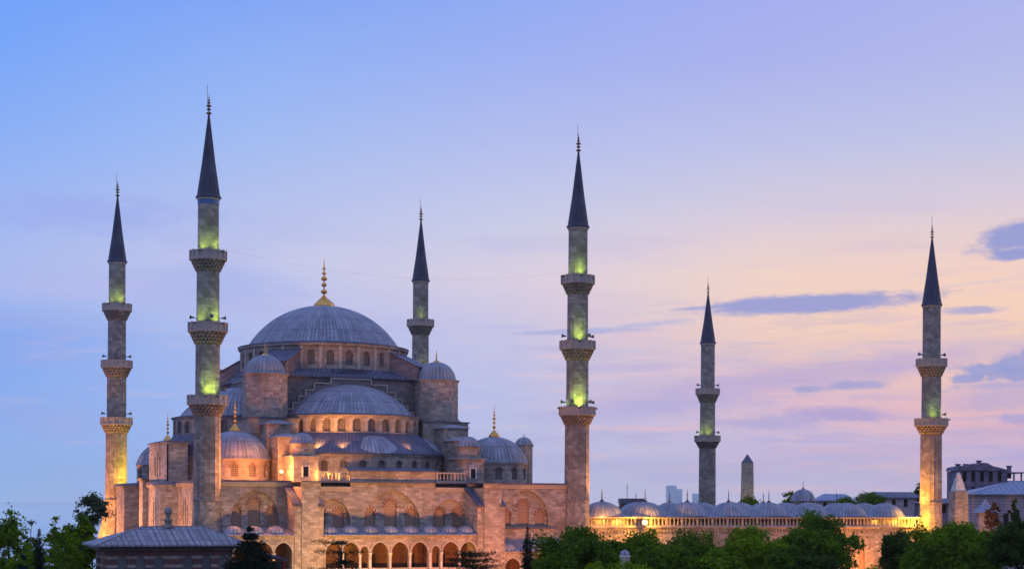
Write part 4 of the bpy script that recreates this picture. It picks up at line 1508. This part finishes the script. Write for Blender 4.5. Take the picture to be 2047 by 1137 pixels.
# kitchen chimney beside the right minaret
x, y = bframe(1914, 318)
ch = thing('stone_chimney', 'tapered stone chimney with pale cone top beside the rightmost minaret', 'chimney', (x, y, 0), None, 0)
mb = MB(); frus(mb, x, y, 2.4, 0, 1.85, 16.7, .2); mb.build('chimney_stack', M['stone'], ch)
mb = MB(); frus(mb, x, y, 1.55, 16.7, .62, 19.4, .2); mb.lathe([(.5, 19.4), (.5, 19.9), (.05, 20.4)], x, y, circ(10)); mb.build('chimney_top', M['pale'], ch)

# hotel building on the right skyline
x, y = bframe(1968, 430)
ho = thing('hotel_building', 'dark flat fronted old building with chimneys and balconies on the right skyline', 'building', (x, y, 0), None, 0)
mb = MB(); panes = []
hw = 8.4
fr = flat((x - hw, y - 5), (1, 0), (0, 1))
for (z0, z1) in ((0, 15.5), (15.5, 19.2), (19.2, 22.9)):
    wall(mb, fr, 0, 12.4, z0, z1, [hole(1.6 + 2.25 * k, 1.0, z0 + .9, z1 - .7, 0, lat='void', d=.3) for k in range(5)] if z0 > 10 else [], .3, 3, panes)
mb.box(x - hw, x + 4, y - 4.6, y + 6, 0, 22.8)
mb.box(x + 4.0, x + hw, y - 3.5, y + 5, 0, 20.4)
for k in range(3):
    mb.box(x + 4.0 + 1.9 * k, x + 4.35 + 1.9 * k, y - 4.5, y - 4.1, 14, 22.3)
hb = mb.build('walls', M['oldwall'], ho)
put_panes(panes, hb)
mb = MB()
pr = [(x - hw - .4, 22.91)] + [(x - hw + 12.4 * k / 10, 23.1 + 1.4 * math.sin(PI * min(1, .18 + .8 * k / 10)) + (.5 if k in (5, 6) else 0)) for k in range(11)] + [(x + 4.3, 22.91)]
mb.extr(pr, 'v', y - 5.4, y + 6)
mb.box(x + 3.9, x + hw + .5, y - 4.8, y + 5, 22.3, 22.6)
mb.build('roof', M['oldwall'], ho)
for (dx, z1) in ((-8.0, 24.4), (-6.0, 24.4), (-2.6, 25.3), (5.2, 24.0)):
    mb = MB(); mb.box(x + dx, x + dx + .9, y - 2, y - 1, 21, z1); mb.box(x + dx - .15, x + dx + 1.05, y - 2.15, y - .85, z1, z1 + .3); mb.build('chimney', M['oldwall'], ho)
for (z, u0, u1) in ((18.0, -8.9, 4.2), (14.6, -8.6, 4.2), (18.0, 4.0, 9.2), (15.0, 4.0, 9.2)):
    mb = MB(); mb.box(x + u0, x + u1, y - 6.2, y - 5.003, z - .12, z + .06); mb.box(x + u0, x + u1, y - 6.2, y - 6.1, z + .95, z + 1.05)
    for k in range(14): mb.box(x + u0 + (u1 - u0) * k / 13.5, x + u0 + (u1 - u0) * k / 13.5 + .07, y - 6.18, y - 6.12, z + .06, z + .95)
    mb.build('balcony', M['oldwall'], ho)

# pavilion with blue hipped roof at the right edge
x, y = bframe(2058, 345)
pv = thing('blue_roof_house', 'lilac walled house with pale blue hipped metal roof at the right edge', 'house', (x, y, 0), None, 0)
mb = MB(); mb.box(x - 12.0, x + 12.0, y, y + 14, 0, 16.2); wv = mb.build('walls', M['siding'], pv)
mb = MB(); hip(mb, x - 12.8, x + 12.8, y - .9, y + 15, 16.4, 19.2, x - 2, x + 6, y + 7, 1.2); mb.build('hipped_roof', M['bluetin'], pv)
for k in range(5):
    mb = MB(); mb.box(x - 10 + k * 4.4, x - 8.9 + k * 4.4, y - .05, y + .02, 9.6, 12.4); mb.build('window', M['void'], wv)
x, y = bframe(1968, 325)
kk = thing('garden_kiosk', 'small kiosk with pointed blue roof before the lilac house', 'kiosk', (x, y, 0), None, 0)
mb = MB(); mb.prism(oct_(x, y, 1.7, 6), 0, 12.6); mb.build('walls', M['plaster'], kk)
mb = MB(); mb.lathe([(2.6, 12.5), (2.6, 12.65), (.8, 14.2), (.05, 15.3)], x, y, circ(6), True, None, False); mb.build('pointed_roof', M['bluetin'], kk)

# houses low on the skyline
def low_house(px, d, wd, zt, zr, label, m_, roof='lead_dark', ridge=True):
    x, y = bframe(px, d)
    o = thing('town_house', label, 'house', (x, y, 0), 'low houses on the skyline', 0)
    mb = MB(); panes = []
    fr = flat((x - wd / 2, y), (1, 0), (0, 1))
    mb.box(x - wd / 2, x + wd / 2, y + .4, y + 9, 0, zt)
    k = max(2, int(wd / 2.6))
    wall(mb, fr, 0, wd, 0, zt, [hole(wd * (i + .5) / k, 1.0, zt - 2.3, zt - .9, 0, lat='void', d=.3) for i in range(k)], .3, 4, panes)
    wo = mb.build('walls', m_, o)
    put_panes(panes, wo)
    mb = MB()
    if ridge: hip(mb, x - wd / 2 - .5, x + wd / 2 + .5, y - .6, y + 9.5, zt, zr, x - wd * .3, x + wd * .3, y + 4.5)
    else: mb.box(x - wd / 2 - .3, x + wd / 2 + .3, y - .3, y + 9.2, zt, zr); 
    mb.build('roof', M[roof], o)
    return o
brick = plain('brown_brick', (0.14, 0.075, 0.075), .9)
low_house(1262, 470, 6.2, 14.0, 15.5, 'brown flat roofed block house carrying a mast, behind the first courtyard domes', brick, 'lead_dark', False)
x, y = bframe(1252, 472)
am = thing('antenna_mast', 'thin antenna mast on the brown flat roofed house', 'antenna', (x, y, 15.5), None, 0)
mb = MB(); mb.tube([(x, y, 15.5), (x, y, 19.8)], .07, 5); mb.tube([(x - .5, y, 18.7), (x + .5, y, 18.7)], .04, 5); mb.build('mast', M['dark'], am)
low_house(1785, 415, 15, 15.9, 17.3, 'long low house with dark roof behind the last courtyard dome', M['plaster'])
low_house(1672, 455, 10, 15.2, 17.0, 'pale house mostly hidden behind green treetops, left of the long low house', M['plaster'], 'bluetin')
low_house(1912, 375, 15, 14.6, 15.6, 'low grey house with railing between the right minaret and the blue roofed house', M['oldwall'])

# distant glass towers
def tower(px, d, wd, h, label):
    x, y = bframe(px, d)
    o = thing('glass_tower', label, 'skyscraper', (x, y, 0), 'distant office towers', 0)
    mb = MB(); mb.prism([(x - wd / 2, y), (x + wd / 2, y), (x + wd / 2, y + wd), (x - wd / 2, y + wd)], 0, h * .97)
    mb.build('tower_shaft', M['haze_blue'], o)
    mb = MB(); mb.box(x - wd * .46, x + wd * .46, y + wd * .04, y + wd * .96, h * .97, h)
    mb.build('tower_crown', M['haze_blue'], o)
DT = 5200
tower(1341, DT, 31, 14 + 37 / FPX * DT, 'taller of the two joined pale blue towers on the horizon')
tower(1356.5, DT + 40, 18, 14 + 30 / FPX * DT, 'shorter of the two joined pale blue towers on the horizon')
tower(1391, DT, 24, 14 + 21 / FPX * DT, 'separate pale blue tower close to the left of the far thin minaret')

# cable between the two front minarets (it carries festival lights)
cb = MB()
pts = []
for k in range(41):
    t_ = k / 40
    pts.append((0.8 + 60.0 * t_, -1.2, 52.2 - 5.2 * 4 * t_ * (1 - t_) * .55))
cb.tube(pts, 0.006, 4)
cbt = thing('cable', 'thin sagging cable strung between the two front minarets above the dome', 'cable', (30, -1.2, 50))
cb.build('wire', M['dark'], cbt)

# ------------------------------------------------------------------ trees
import numpy as np
LEAF = {
    'mid': leaf_mat('mid_leaves', (0.08, 0.165, 0.010), (0.15, 0.26, 0.014), (0.035, 0.085, 0.012)),
    'deep': leaf_mat('deep_green_leaves', (0.055, 0.13, 0.012), (0.12, 0.225, 0.014), (0.026, 0.066, 0.012)),
    'bright': leaf_mat('bright_leaves', (0.13, 0.23, 0.010), (0.20, 0.33, 0.015), (0.07, 0.15, 0.012)),
    'dark': leaf_mat('dark_leaves', (0.035, 0.075, 0.016), (0.06, 0.11, 0.02), (0.018, 0.044, 0.014)),
    'needle': leaf_mat('needle_leaves', (0.012, 0.028, 0.018), (0.02, 0.045, 0.022), (0.008, 0.018, 0.014)),
    'grey': leaf_mat('grey_leaves', (0.075, 0.11, 0.055), (0.12, 0.155, 0.075), (0.035, 0.055, 0.035)),
    'rust': leaf_mat('rusty_leaves', (0.11, 0.06, 0.03), (0.15, 0.085, 0.04), (0.07, 0.045, 0.03)),
}


def leaves(name, pos, nrm, size, tint, m_, parent, aspect=0.6, rng=None):
    """many small leaf-clump faces around the given points"""
    n = len(pos)
    t = rng.normal(size=(n, 3)); t -= nrm * (t * nrm).sum(1, keepdims=True)
    t /= np.linalg.norm(t, axis=1, keepdims=True) + 1e-9
    b = np.cross(nrm, t)
    s = size[:, None]
    v = np.empty((n, 4, 3))
    v[:, 0] = pos - t * s; v[:, 1] = pos - b * s * aspect + nrm * s * .15
    v[:, 2] = pos + t * s; v[:, 3] = pos + b * s * aspect + nrm * s * .15
    me = bpy.data.meshes.new(name)
    me.vertices.add(4 * n); me.loops.add(4 * n); me.polygons.add(n)
    me.vertices.foreach_set('co', v.reshape(-1).astype('f'))
    me.loops.foreach_set('vertex_index', np.arange(4 * n, dtype='i'))
    me.polygons.foreach_set('loop_start', np.arange(0, 4 * n, 4, dtype='i'))
    me.polygons.foreach_set('loop_total', np.full(n, 4, dtype='i'))
    a = me.attributes.new('tint', 'FLOAT', 'FACE')
    a.data.foreach_set('value', tint.astype('f'))
    me.materials.append(m_)
    me.update(calc_edges=True); me.validate()
    o = bpy.data.objects.new(name, me)
    C.objects.link(o); o.parent = parent
    return o


def tree(label, px, d, ytop, hw_px, m_='mid', n=6500, kind='round', zb=None, seed=0, name='leafy_tree', leaf=.27, cat='tree', group='trees in the mosque garden', nclu=95, dens=1.0, gap=0.0):
    """px, ytop, hw_px: where the crown stands in the photograph at distance d"""
    rng = np.random.default_rng(seed + int(px) * 7)
    if kind == 'round': n = int(n * 1.9)
    if kind == 'loose': n, nclu, leaf = int(n * 3.2), int(nclu * 2.2), leaf * .85
    x, y, _ = at(px, d)
    ztop = EYE + (1005 - ytop - (px - 1024) * .005) / FPX * d
    rx = hw_px / FPX * d
    o = thing(name, label, cat, (x, y, 0), group, 0)
    if zb is None: zb = max(1.2, ztop - 2.1 * rx)
    H = ztop - zb
    cz = zb + H * .5
    if kind in ('round', 'loose'):
        u = rng.normal(size=(nclu, 3)); u /= np.linalg.norm(u, axis=1, keepdims=True)
        rad = rng.uniform(.25, .95, nclu)[:, None] ** .6
        k = rng.uniform(.74, 1.2, nclu)[:, None]
        c = u * rad * k * np.array([rx * .84, rx * .84, H * .42])
        cr = rng.uniform(.13, .36, nclu) * min(rx, H * .6)
        if kind == 'loose': cr *= .8
        cr[0] = .26 * min(rx, H * .6)
        c[0] = (0.05 * rx, 0, H * .47 - cr[0])
        c[1] = (rx - cr[1], 0, rng.uniform(-.2, .1) * H); c[2] = (-rx + cr[2], 0, rng.uniform(-.2, .1) * H)
    elif kind == 'spire':
        tt = np.linspace(0.02, .97, nclu)
        ang = np.arange(nclu) * 2.4
        prof = np.minimum(1, (1 - tt) * 3.2) * (.55 + .45 * np.minimum(1, tt * 6))
        rr = rx * prof * .45
        c = np.stack([rr * np.cos(ang), rr * np.sin(ang), (tt - .5) * H], 1)
        cr = rx * prof * .5 + .08
    elif kind == 'conifer':
        nl = 9
        cc = []; ccr = []
        for i in range(nclu):
            t_ = rng.uniform(0, 1) ** .8
            a = rng.uniform(0, 2 * PI)
            lay = round(t_ * nl) / nl
            r = rx * min(1.0, (1 - lay) * 1.9) * rng.uniform(.2, 1.0) + .1
            cc.append((r * math.cos(a), r * math.sin(a), (lay - .5) * H - r * .12)); ccr.append(.30 * rx * (1.15 - lay * .75))
        c = np.array(cc); cr = np.array(ccr)
    elif kind == 'cedar':
        cc = []; ccr = []
        nl = 5
        for i in range(nclu):
            lay = i % nl
            a = rng.uniform(0, 2 * PI)
            t_ = lay / (nl - 1)
            r = rx * (1.0 - .25 * t_) * rng.uniform(.1, 1.0)
            cc.append((r * math.cos(a), r * math.sin(a), (t_ - .5) * H * .9 + r * .10)); ccr.append(rng.uniform(.20, .34) * rx)
        c = np.array(cc); cr = np.array(ccr)
    per = max(8, n // nclu)
    w_ = cr ** 2; w_ = w_ / w_.sum()
    cnt = np.maximum(6, (w_ * n).astype(int))
    P, Nn, S, T = [], [], [], []
    for i in range(len(c)):
        k = cnt[i]
        dirs = rng.normal(size=(k, 3)); dirs /= np.linalg.norm(dirs, axis=1, keepdims=True)
        rr = cr[i] * (rng.uniform(.1, 1.05, k) ** .55 + np.where(rng.uniform(size=k) < .22, rng.uniform(0, .55, k), 0))[:, None]
        if kind == 'loose': rr = cr[i] * np.abs(rng.normal(size=k) * .85 + .25)[:, None]
        sq_ = np.array([1, 1, .75]) if kind != 'cedar' else np.array([1.25, 1.25, .28])
        p = c[i] + dirs * rr * sq_
        P.append(p)
        nn = dirs * .7 + rng.normal(size=(k, 3)) * .6 + np.array([0, 0, .35])
        Nn.append(nn / np.linalg.norm(nn, axis=1, keepdims=True))
        S.append(rng.uniform(.6, 1.35, k) * leaf)
        T.append(np.clip(rng.uniform(0, 1) * .65 + rng.uniform(0, .45, k), 0, 1))
    P = np.concatenate(P) + np.array([0, 0, cz])
    crown = leaves('crown', P, np.concatenate(Nn), np.concatenate(S), np.concatenate(T), LEAF[m_], o, .55 if kind in ('round', 'loose') else .3, rng)
    mb = MB()
    rt_ = max(.12, rx * .055)
    mb.tube([(x, y, 0), (x + .1, y, cz * .5), (x - .05, y + .05, cz), (x, y, ztop - H * .15)], rt_, 8, rt_ * .25)
    for i in range(0, len(c), max(1, len(c) // 14)):
        s0 = (x, y, cz + max(-.42 * H, min(c[i][2] * .6 - H * .12, .3 * H)))
        e = (x + c[i][0], y + c[i][1], cz + c[i][2])
        md = ((s0[0] + e[0]) / 2, (s0[1] + e[1]) / 2, (s0[2] + e[2]) / 2 + .12 * rx * (-.3 if kind == 'cedar' else .5))
        mb.tube([s0, md, e], rt_ * .38, 5, rt_ * .1)
    mb.build('trunk', M['bark'], o)
    return o


tree('large dark green tree in front of the right front minaret', 1150, 236, 1040, 88, 'deep', 9000, seed=1)
tree('low rounded dark bush at the foot of the large tree right of the cypress', 1108, 214, 1098, 46, 'deep', 3800, seed=2, name='round_bush', cat='bush')
tree('tree whose top leaves catch orange light, right under the bright courtyard floodlight', 1290, 246, 1052, 72, 'mid', 7500, seed=3)
tree('mid green tree behind, between the floodlit tree and the bright tree', 1385, 252, 1053, 62, 'deep', 6500, seed=4)
tree('lighter green tree with ragged top standing left of the big dark round tree', 1492, 238, 1040, 76, 'bright', 8000, seed=5)
tree('small low tree in front, beneath the ragged light green tree', 1428, 216, 1086, 56, 'mid', 5200, seed=6)
tree('big round dark green tree covering the courtyard balustrade', 1640, 242, 1020, 82, 'deep', 9500, seed=7, zb=3.6)
tree('low dark tree beneath the big round tree, left of the orange lit wall', 1632, 224, 1098, 66, 'dark', 5200, seed=8)
tree('dark bluish tree at the right edge of the orange lit wall', 1797, 247, 1044, 44, 'dark', 5200, seed=9, zb=2)
tree('large bright green tree in front of the rightmost minaret', 1892, 228, 1022, 98, 'mid', 11000, seed=10)
tree('very dark tree at the right edge of the view', 2032, 222, 1020, 58, 'dark', 7000, seed=11)
tree('mid green tree filling in behind the small white domed turret', 1228, 232, 1068, 54, 'deep', 5200, seed=41)
tree('low green tree right of the white domed turret, in front of the floodlit tree', 1345, 226, 1082, 66, 'deep', 5600, seed=42)
tree('mid green tree in the gap between the ragged light tree and the big round tree', 1566, 230, 1078, 54, 'deep', 5200, seed=43)
tree('mid green tree between the large bright tree and the very dark tree', 1972, 232, 1046, 48, 'deep', 5200, seed=44)
tree('yellow green bushy treetop in front of the small white domed turret', 1262, 188, 1112, 62, 'bright', 4200, seed=12, leaf=.2)
tree('small yellow green treetop left of the white domed turret', 1188, 186, 1118, 24, 'bright', 1500, seed=13, leaf=.2)
tree('low yellow green bush below the orange lit wall', 1752, 196, 1120, 52, 'bright', 3200, seed=14, leaf=.2, name='round_bush', cat='bush')
tree('slim dark cypress in front of the right bay of the mosque', 1053, 232, 1048, 13, 'needle', 2600, 'spire', seed=15, name='cypress_tree', leaf=.2, zb=.5)
tree('flat topped dark cedar with spreading boughs before the right pier', 945, 200, 1108, 68, 'needle', 3600, 'cedar', seed=16, name='cedar_tree', leaf=.17, zb=4.6)
tree('sparse dark cedar with open boughs before the left end of the arcade', 682, 204, 1086, 56, 'needle', 1700, 'cedar', seed=17, name='cedar_tree', leaf=.17, zb=4.0, nclu=26)
tree('dark conifer covering the right end of the tomb roof', 500, 194, 1062, 56, 'needle', 14000, 'conifer', seed=18, name='conifer_tree', leaf=.19, zb=3.5, nclu=220)
tree('dense dark round tree left of the leftmost minaret', 163, 236, 1034, 45, 'mid', 6000, seed=19, zb=1)
tree('tall wispy grey green tree rising over the dense tree beside the leftmost minaret', 183, 246, 988, 36, 'grey', 1500, 'loose', seed=20, zb=9.0, leaf=.24, nclu=30)
tree('leafy tree low in the gap between the dark spire and the dense round tree', 128, 218, 1062, 36, 'mid', 1500, 'loose', seed=40, zb=1, leaf=.24, nclu=40)
tree('open leafy tree with sky showing through at the left edge', 16, 214, 1016, 50, 'mid', 2300, 'loose', seed=21, zb=2, leaf=.24, nclu=44)
tree('low leafy bush spreading along the bottom left corner', 70, 206, 1092, 66, 'mid', 2600, 'loose', seed=51, zb=1, leaf=.22, nclu=40, name='leafy_bush', cat='bush')
tree('thin leafy tree between the dark spire and the dense round tree', 108, 226, 1034, 24, 'mid', 1000, 'loose', seed=22, zb=2, leaf=.24, nclu=30)
tree('slim open tree left of the dark spire', 60, 230, 1044, 24, 'grey', 700, 'loose', seed=23, zb=2, leaf=.24, nclu=24)
tree('dark narrow cypress spire among the open trees on the left', 77, 200, 1062, 12, 'needle', 2200, 'spire', seed=24, name='cypress_tree', leaf=.19, zb=.5)
tree('low dark shrub at the bottom left between open trees', 44, 190, 1112, 22, 'needle', 1800, 'round', seed=25, name='shrub', leaf=.19, cat='bush', zb=1)
BG = 'trees behind the courtyard'
tree('green treetop at the foot of the obelisk', 1487, 418, 984, 42, 'mid', 2600, seed=30, group=BG, leaf=.36, zb=6)
tree('dark green treetop left of the little portal dome', 1577, 402, 970, 30, 'mid', 2600, seed=31, group=BG, leaf=.36, zb=6)
tree('smaller green treetop just right of the portal dome', 1690, 392, 980, 38, 'mid', 2400, seed=32, group=BG, leaf=.36, zb=6)
tree('broad green treetop above the last courtyard domes', 1742, 388, 970, 44, 'mid', 2800, seed=33, group=BG, leaf=.36, zb=6)
tree('dark rounded tree directly left of the rightmost minaret', 1836, 425, 951, 34, 'dark', 3600, seed=34, group=BG, leaf=.36, zb=6)
tree('thin dark tree standing against the lilac house wall', 2026, 332, 986, 13, 'dark', 1000, 'loose', seed=35, group=BG, leaf=.3, zb=9, nclu=16)
tree('rusty brown tree in front of the kiosk', 1985, 318, 990, 20, 'rust', 900, 'loose', seed=36, group=BG, leaf=.26, zb=8, nclu=20)

# small white domed turret among the treetops
x, y, _ = at(1248, 206)
wt = thing('domed_turret', 'small white domed turret poking out between the garden treetops', 'turret', (x, y, 0), None, 0)
mb = MB(); mb.lathe([(.62, 0), (.62, 7.35), (.7, 7.4), (.7, 7.55), (.62, 7.6)], x, y, circ(20)); mb.build('turret_wall', M['pale'], wt)
mb = MB(); mb.lathe(cap_profile(.62, .72, 7.58, 8), x, y, circ(20)); mb.build('turret_cap', M['lead'], wt)

# ------------------------------------------------------------------ floodlights of the mosque
def fixture(label, pos, col, power, yaw=0.0, hot=False, ls=1.0, lens=True, r=.25, group='floodlights on the mosque'):
    """a box floodlight on a bracket; the lamp sits just in front of its lens"""
    o = thing('floodlight', label, 'floodlight', pos, group)
    u, v, z = pos
    mb = MB(); mb.box(u - .28, u + .28, v - .1, v + .2, z - .22, z + .22); mb.box(u - .05, u + .05, v + .0, v + .1, z - .9, z - .22)
    mb.build('housing', M['dark'], o)
    mb = MB(); mb.lathe([(.01, z - .2 * ls), (.08 * ls, z - .19 * ls), (.15 * ls, z - .14 * ls), (.19 * ls, z - .07 * ls), (.2 * ls, z), (.19 * ls, z + .07 * ls), (.15 * ls, z + .14 * ls), (.08 * ls, z + .19 * ls), (.01, z + .2 * ls)], u, v - .1 - .1 * ls, circ(12))
    if lens: mb.build('lens', M['glow_hot' if hot else 'glow_orange'], o)
    bulb('flood_lamp', (u, v - .35 - .3 * ls, z + .1), col, power, o, r)
    return o


fixture('blazing floodlight on the courtyard wall above the treetops', (74.0, -0.9, 10.9), (1.0, .40, .04), 5000, hot=True, ls=2.2)
fixture('bright floodlight on the roof against the left stepped buttress', (11.9, 1.6, 18.7), (1, .36, .08), 3400, hot=True, ls=1.4)
fixture('left one of the small orange lights behind the left roof balustrade', (18.3, 1.4, 18.2), ORANGE, 1300)
fixture('right one of the small orange lights behind the left roof balustrade', (19.6, 1.7, 18.4), ORANGE, 1300)
# lamps hidden from view behind parapets, roofs, garden trees; one added for obelisk
H_ = 'unseen_flood_lamp'
x, y, _ = at(1492, 430)
bulb(H_, (x - 5, y - 9, 12), (1, .68, .35), 5000, None, .3, 60, (x, y, 20), 'w')  # added unseen lamp, only there to brighten and warm the obelisk
DEEP = (1.0, 0.34, 0.09)
for (p, c_, w_, r_) in [
    ((70.5, 1.35, 10.9), AMBER, 260, .15), ((67.0, 1.35, 10.9), AMBER, 120, .15),
    ((66.6, -.8, 12.2), ORANGE, 700, .3), ((66.8, -3.6, 7.6), ORANGE, 900, .3), ((128.3, -1.0, 11.9), AMBER, 900, .2),
    ((130.4, -1.3, 11.2), (1.0, .46, .03), 1800, .3), ((127.5, 1.35, 10.9), AMBER, 300, .15), ((123.0, 1.35, 10.9), AMBER, 150, .15),
    ((5.6, -.2, 18.4), (1.0, .27, .05), 3800, .25), ((9.6, -.2, 18.4), (1.0, .27, .05), 2200, .25), ((2.6, 19.0, 18.8), PEACH, 350, .4), ((13.0, 3.6, 18.5), ORANGE, 160, .15),
    ((3.4, 67.6, 18.3), (1.0, .62, .02), 4200, .3), ((5.5, 64.6, 18.6), (1.0, .62, .02), 7000, .3),
    ((44.0, 3.0, 18.0), PEACH, 120, .2),
]:
    bulb(H_, p, c_, w_, None, r_)
# garden floods that wash the walls
for (p, a_, c_, w_, s_) in [
    ((13.96, 18.18, 22.9), (18.11, 19.29, 26.8), (1.0, .36, .07), 2600, 100),
    ((16.35, 13.05, 22.9), (19.87, 15.52, 26.8), (1.0, .36, .07), 3200, 100),
    ((19.89, 9.38, 22.9), (22.48, 12.82, 26.8), (1.0, .36, .07), 3200, 100),
    ((23.59, 7.29, 22.9), (25.20, 11.27, 26.8), (1.0, .36, .07), 2200, 100),
    ((35.27, 7.08, 22.9), (33.80, 11.12, 26.8), (1.0, .36, .07), 900, 100),

    ((5.5, -20.0, 1.5), (5, 0, 11), (1, 0.515, 0.180), 3600, 95), ((16.5, -22.0, 1.5), (16, 0, 12), (1, 0.478, 0.105), 15500, 95),
    ((29.5, -24.0, 1.5), (29.5, 0, 13), (1, 0.350, 0.083), 16000, 95), ((43.0, -23.0, 1.5), (43, 0, 12), (1, 0.313, 0.090), 13000, 95),
    ((55.0, -20.0, 1.5), (54, 0, 11), (1, 0.304, 0.083), 10000, 95),
    ((-11.0, 18.5, 2.0), (0, 11, 12), (1, 0.331, 0.083), 20000, 80), ((-14.0, 46.5, 2.0), (0, 35, 16), (1, 0.386, 0.165), 38000, 85),
    ((-13.0, 64.0, 1.5), (-1, 57, 12), (1, 0.331, 0.060), 42000, 80), ((-11.0, 69.0, 2.5), (0, 74, 17), (1, 0.331, 0.045), 60000, 60), ((-12, -10, 3.0), (-1, 40, 12), (1, 0.506, 0.285), 22000, 52),
    ((88, -8, 1.0), (88, 0, 9), (1, 0.350, 0.075), 2200, 110), ((104, -8, 1.0), (104, 0, 9), (1, 0.331, 0.060), 4200, 110), ((117, -7, 1.0), (117.5, 0, 7), (1, 0.313, 0.045), 12000, 110), ((127.6, -1.1, 12.6), (133.2, 0, 19.5), (1, 0.350, 0.030), 12000, 74), ((131.5, -9, 3.0), (133.6, 0, 18), (1, 0.331, 0.038), 16000, 60), ((68.4, -.7, 12.5), (63.6, 0, 20.5), (1, 0.331, 0.030), 17000, 62),
    ((141, -5, 3.0), (147.5, 9, 13), (1, 0.386, 0.090), 16000, 70),
]:
    bulb(H_, p, c_, w_, None, .4, s_, a_)
# lamps hanging in the arcade
for (uu, c_, w_) in [(18.4, (1, .78, .16), 70), (21.1, (1, .78, .16), 70), (25.7, (1, .55, .12), 45), (29.0, (1, .50, .12), 45), (32.2, (1, .42, .10), 45), (37.4, (1, .40, .10), 50), (40.4, (1, .40, .10), 50), (48.6, (1, .40, .10), 40)]:
    bulb('arcade_lamp', (uu, -2.4, 7.2 if uu < 45 else 4.6), c_, w_, None, .12)

# ------------------------------------------------------------------ evening haze over the city
hz = MB(); hz.box(-4000, 5000, -120, 5600, -28, 130)
hm = bpy.data.materials.new('evening_air')
hm.use_nodes = True
t = NT(hm.node_tree)
pv_ = t.n('ShaderNodeVolumePrincipled')
pv_.inputs['Color'].default_value = (0.95, 0.97, 1.0, 1)
pv_.inputs['Density'].default_value = 0.00005
pv_.inputs['Anisotropy'].default_value = 0.75
t.t.links.new(pv_.outputs[0], t.n('ShaderNodeOutputMaterial').inputs['Volume'])
tag(hz.build('haze', hm), kind='stuff')
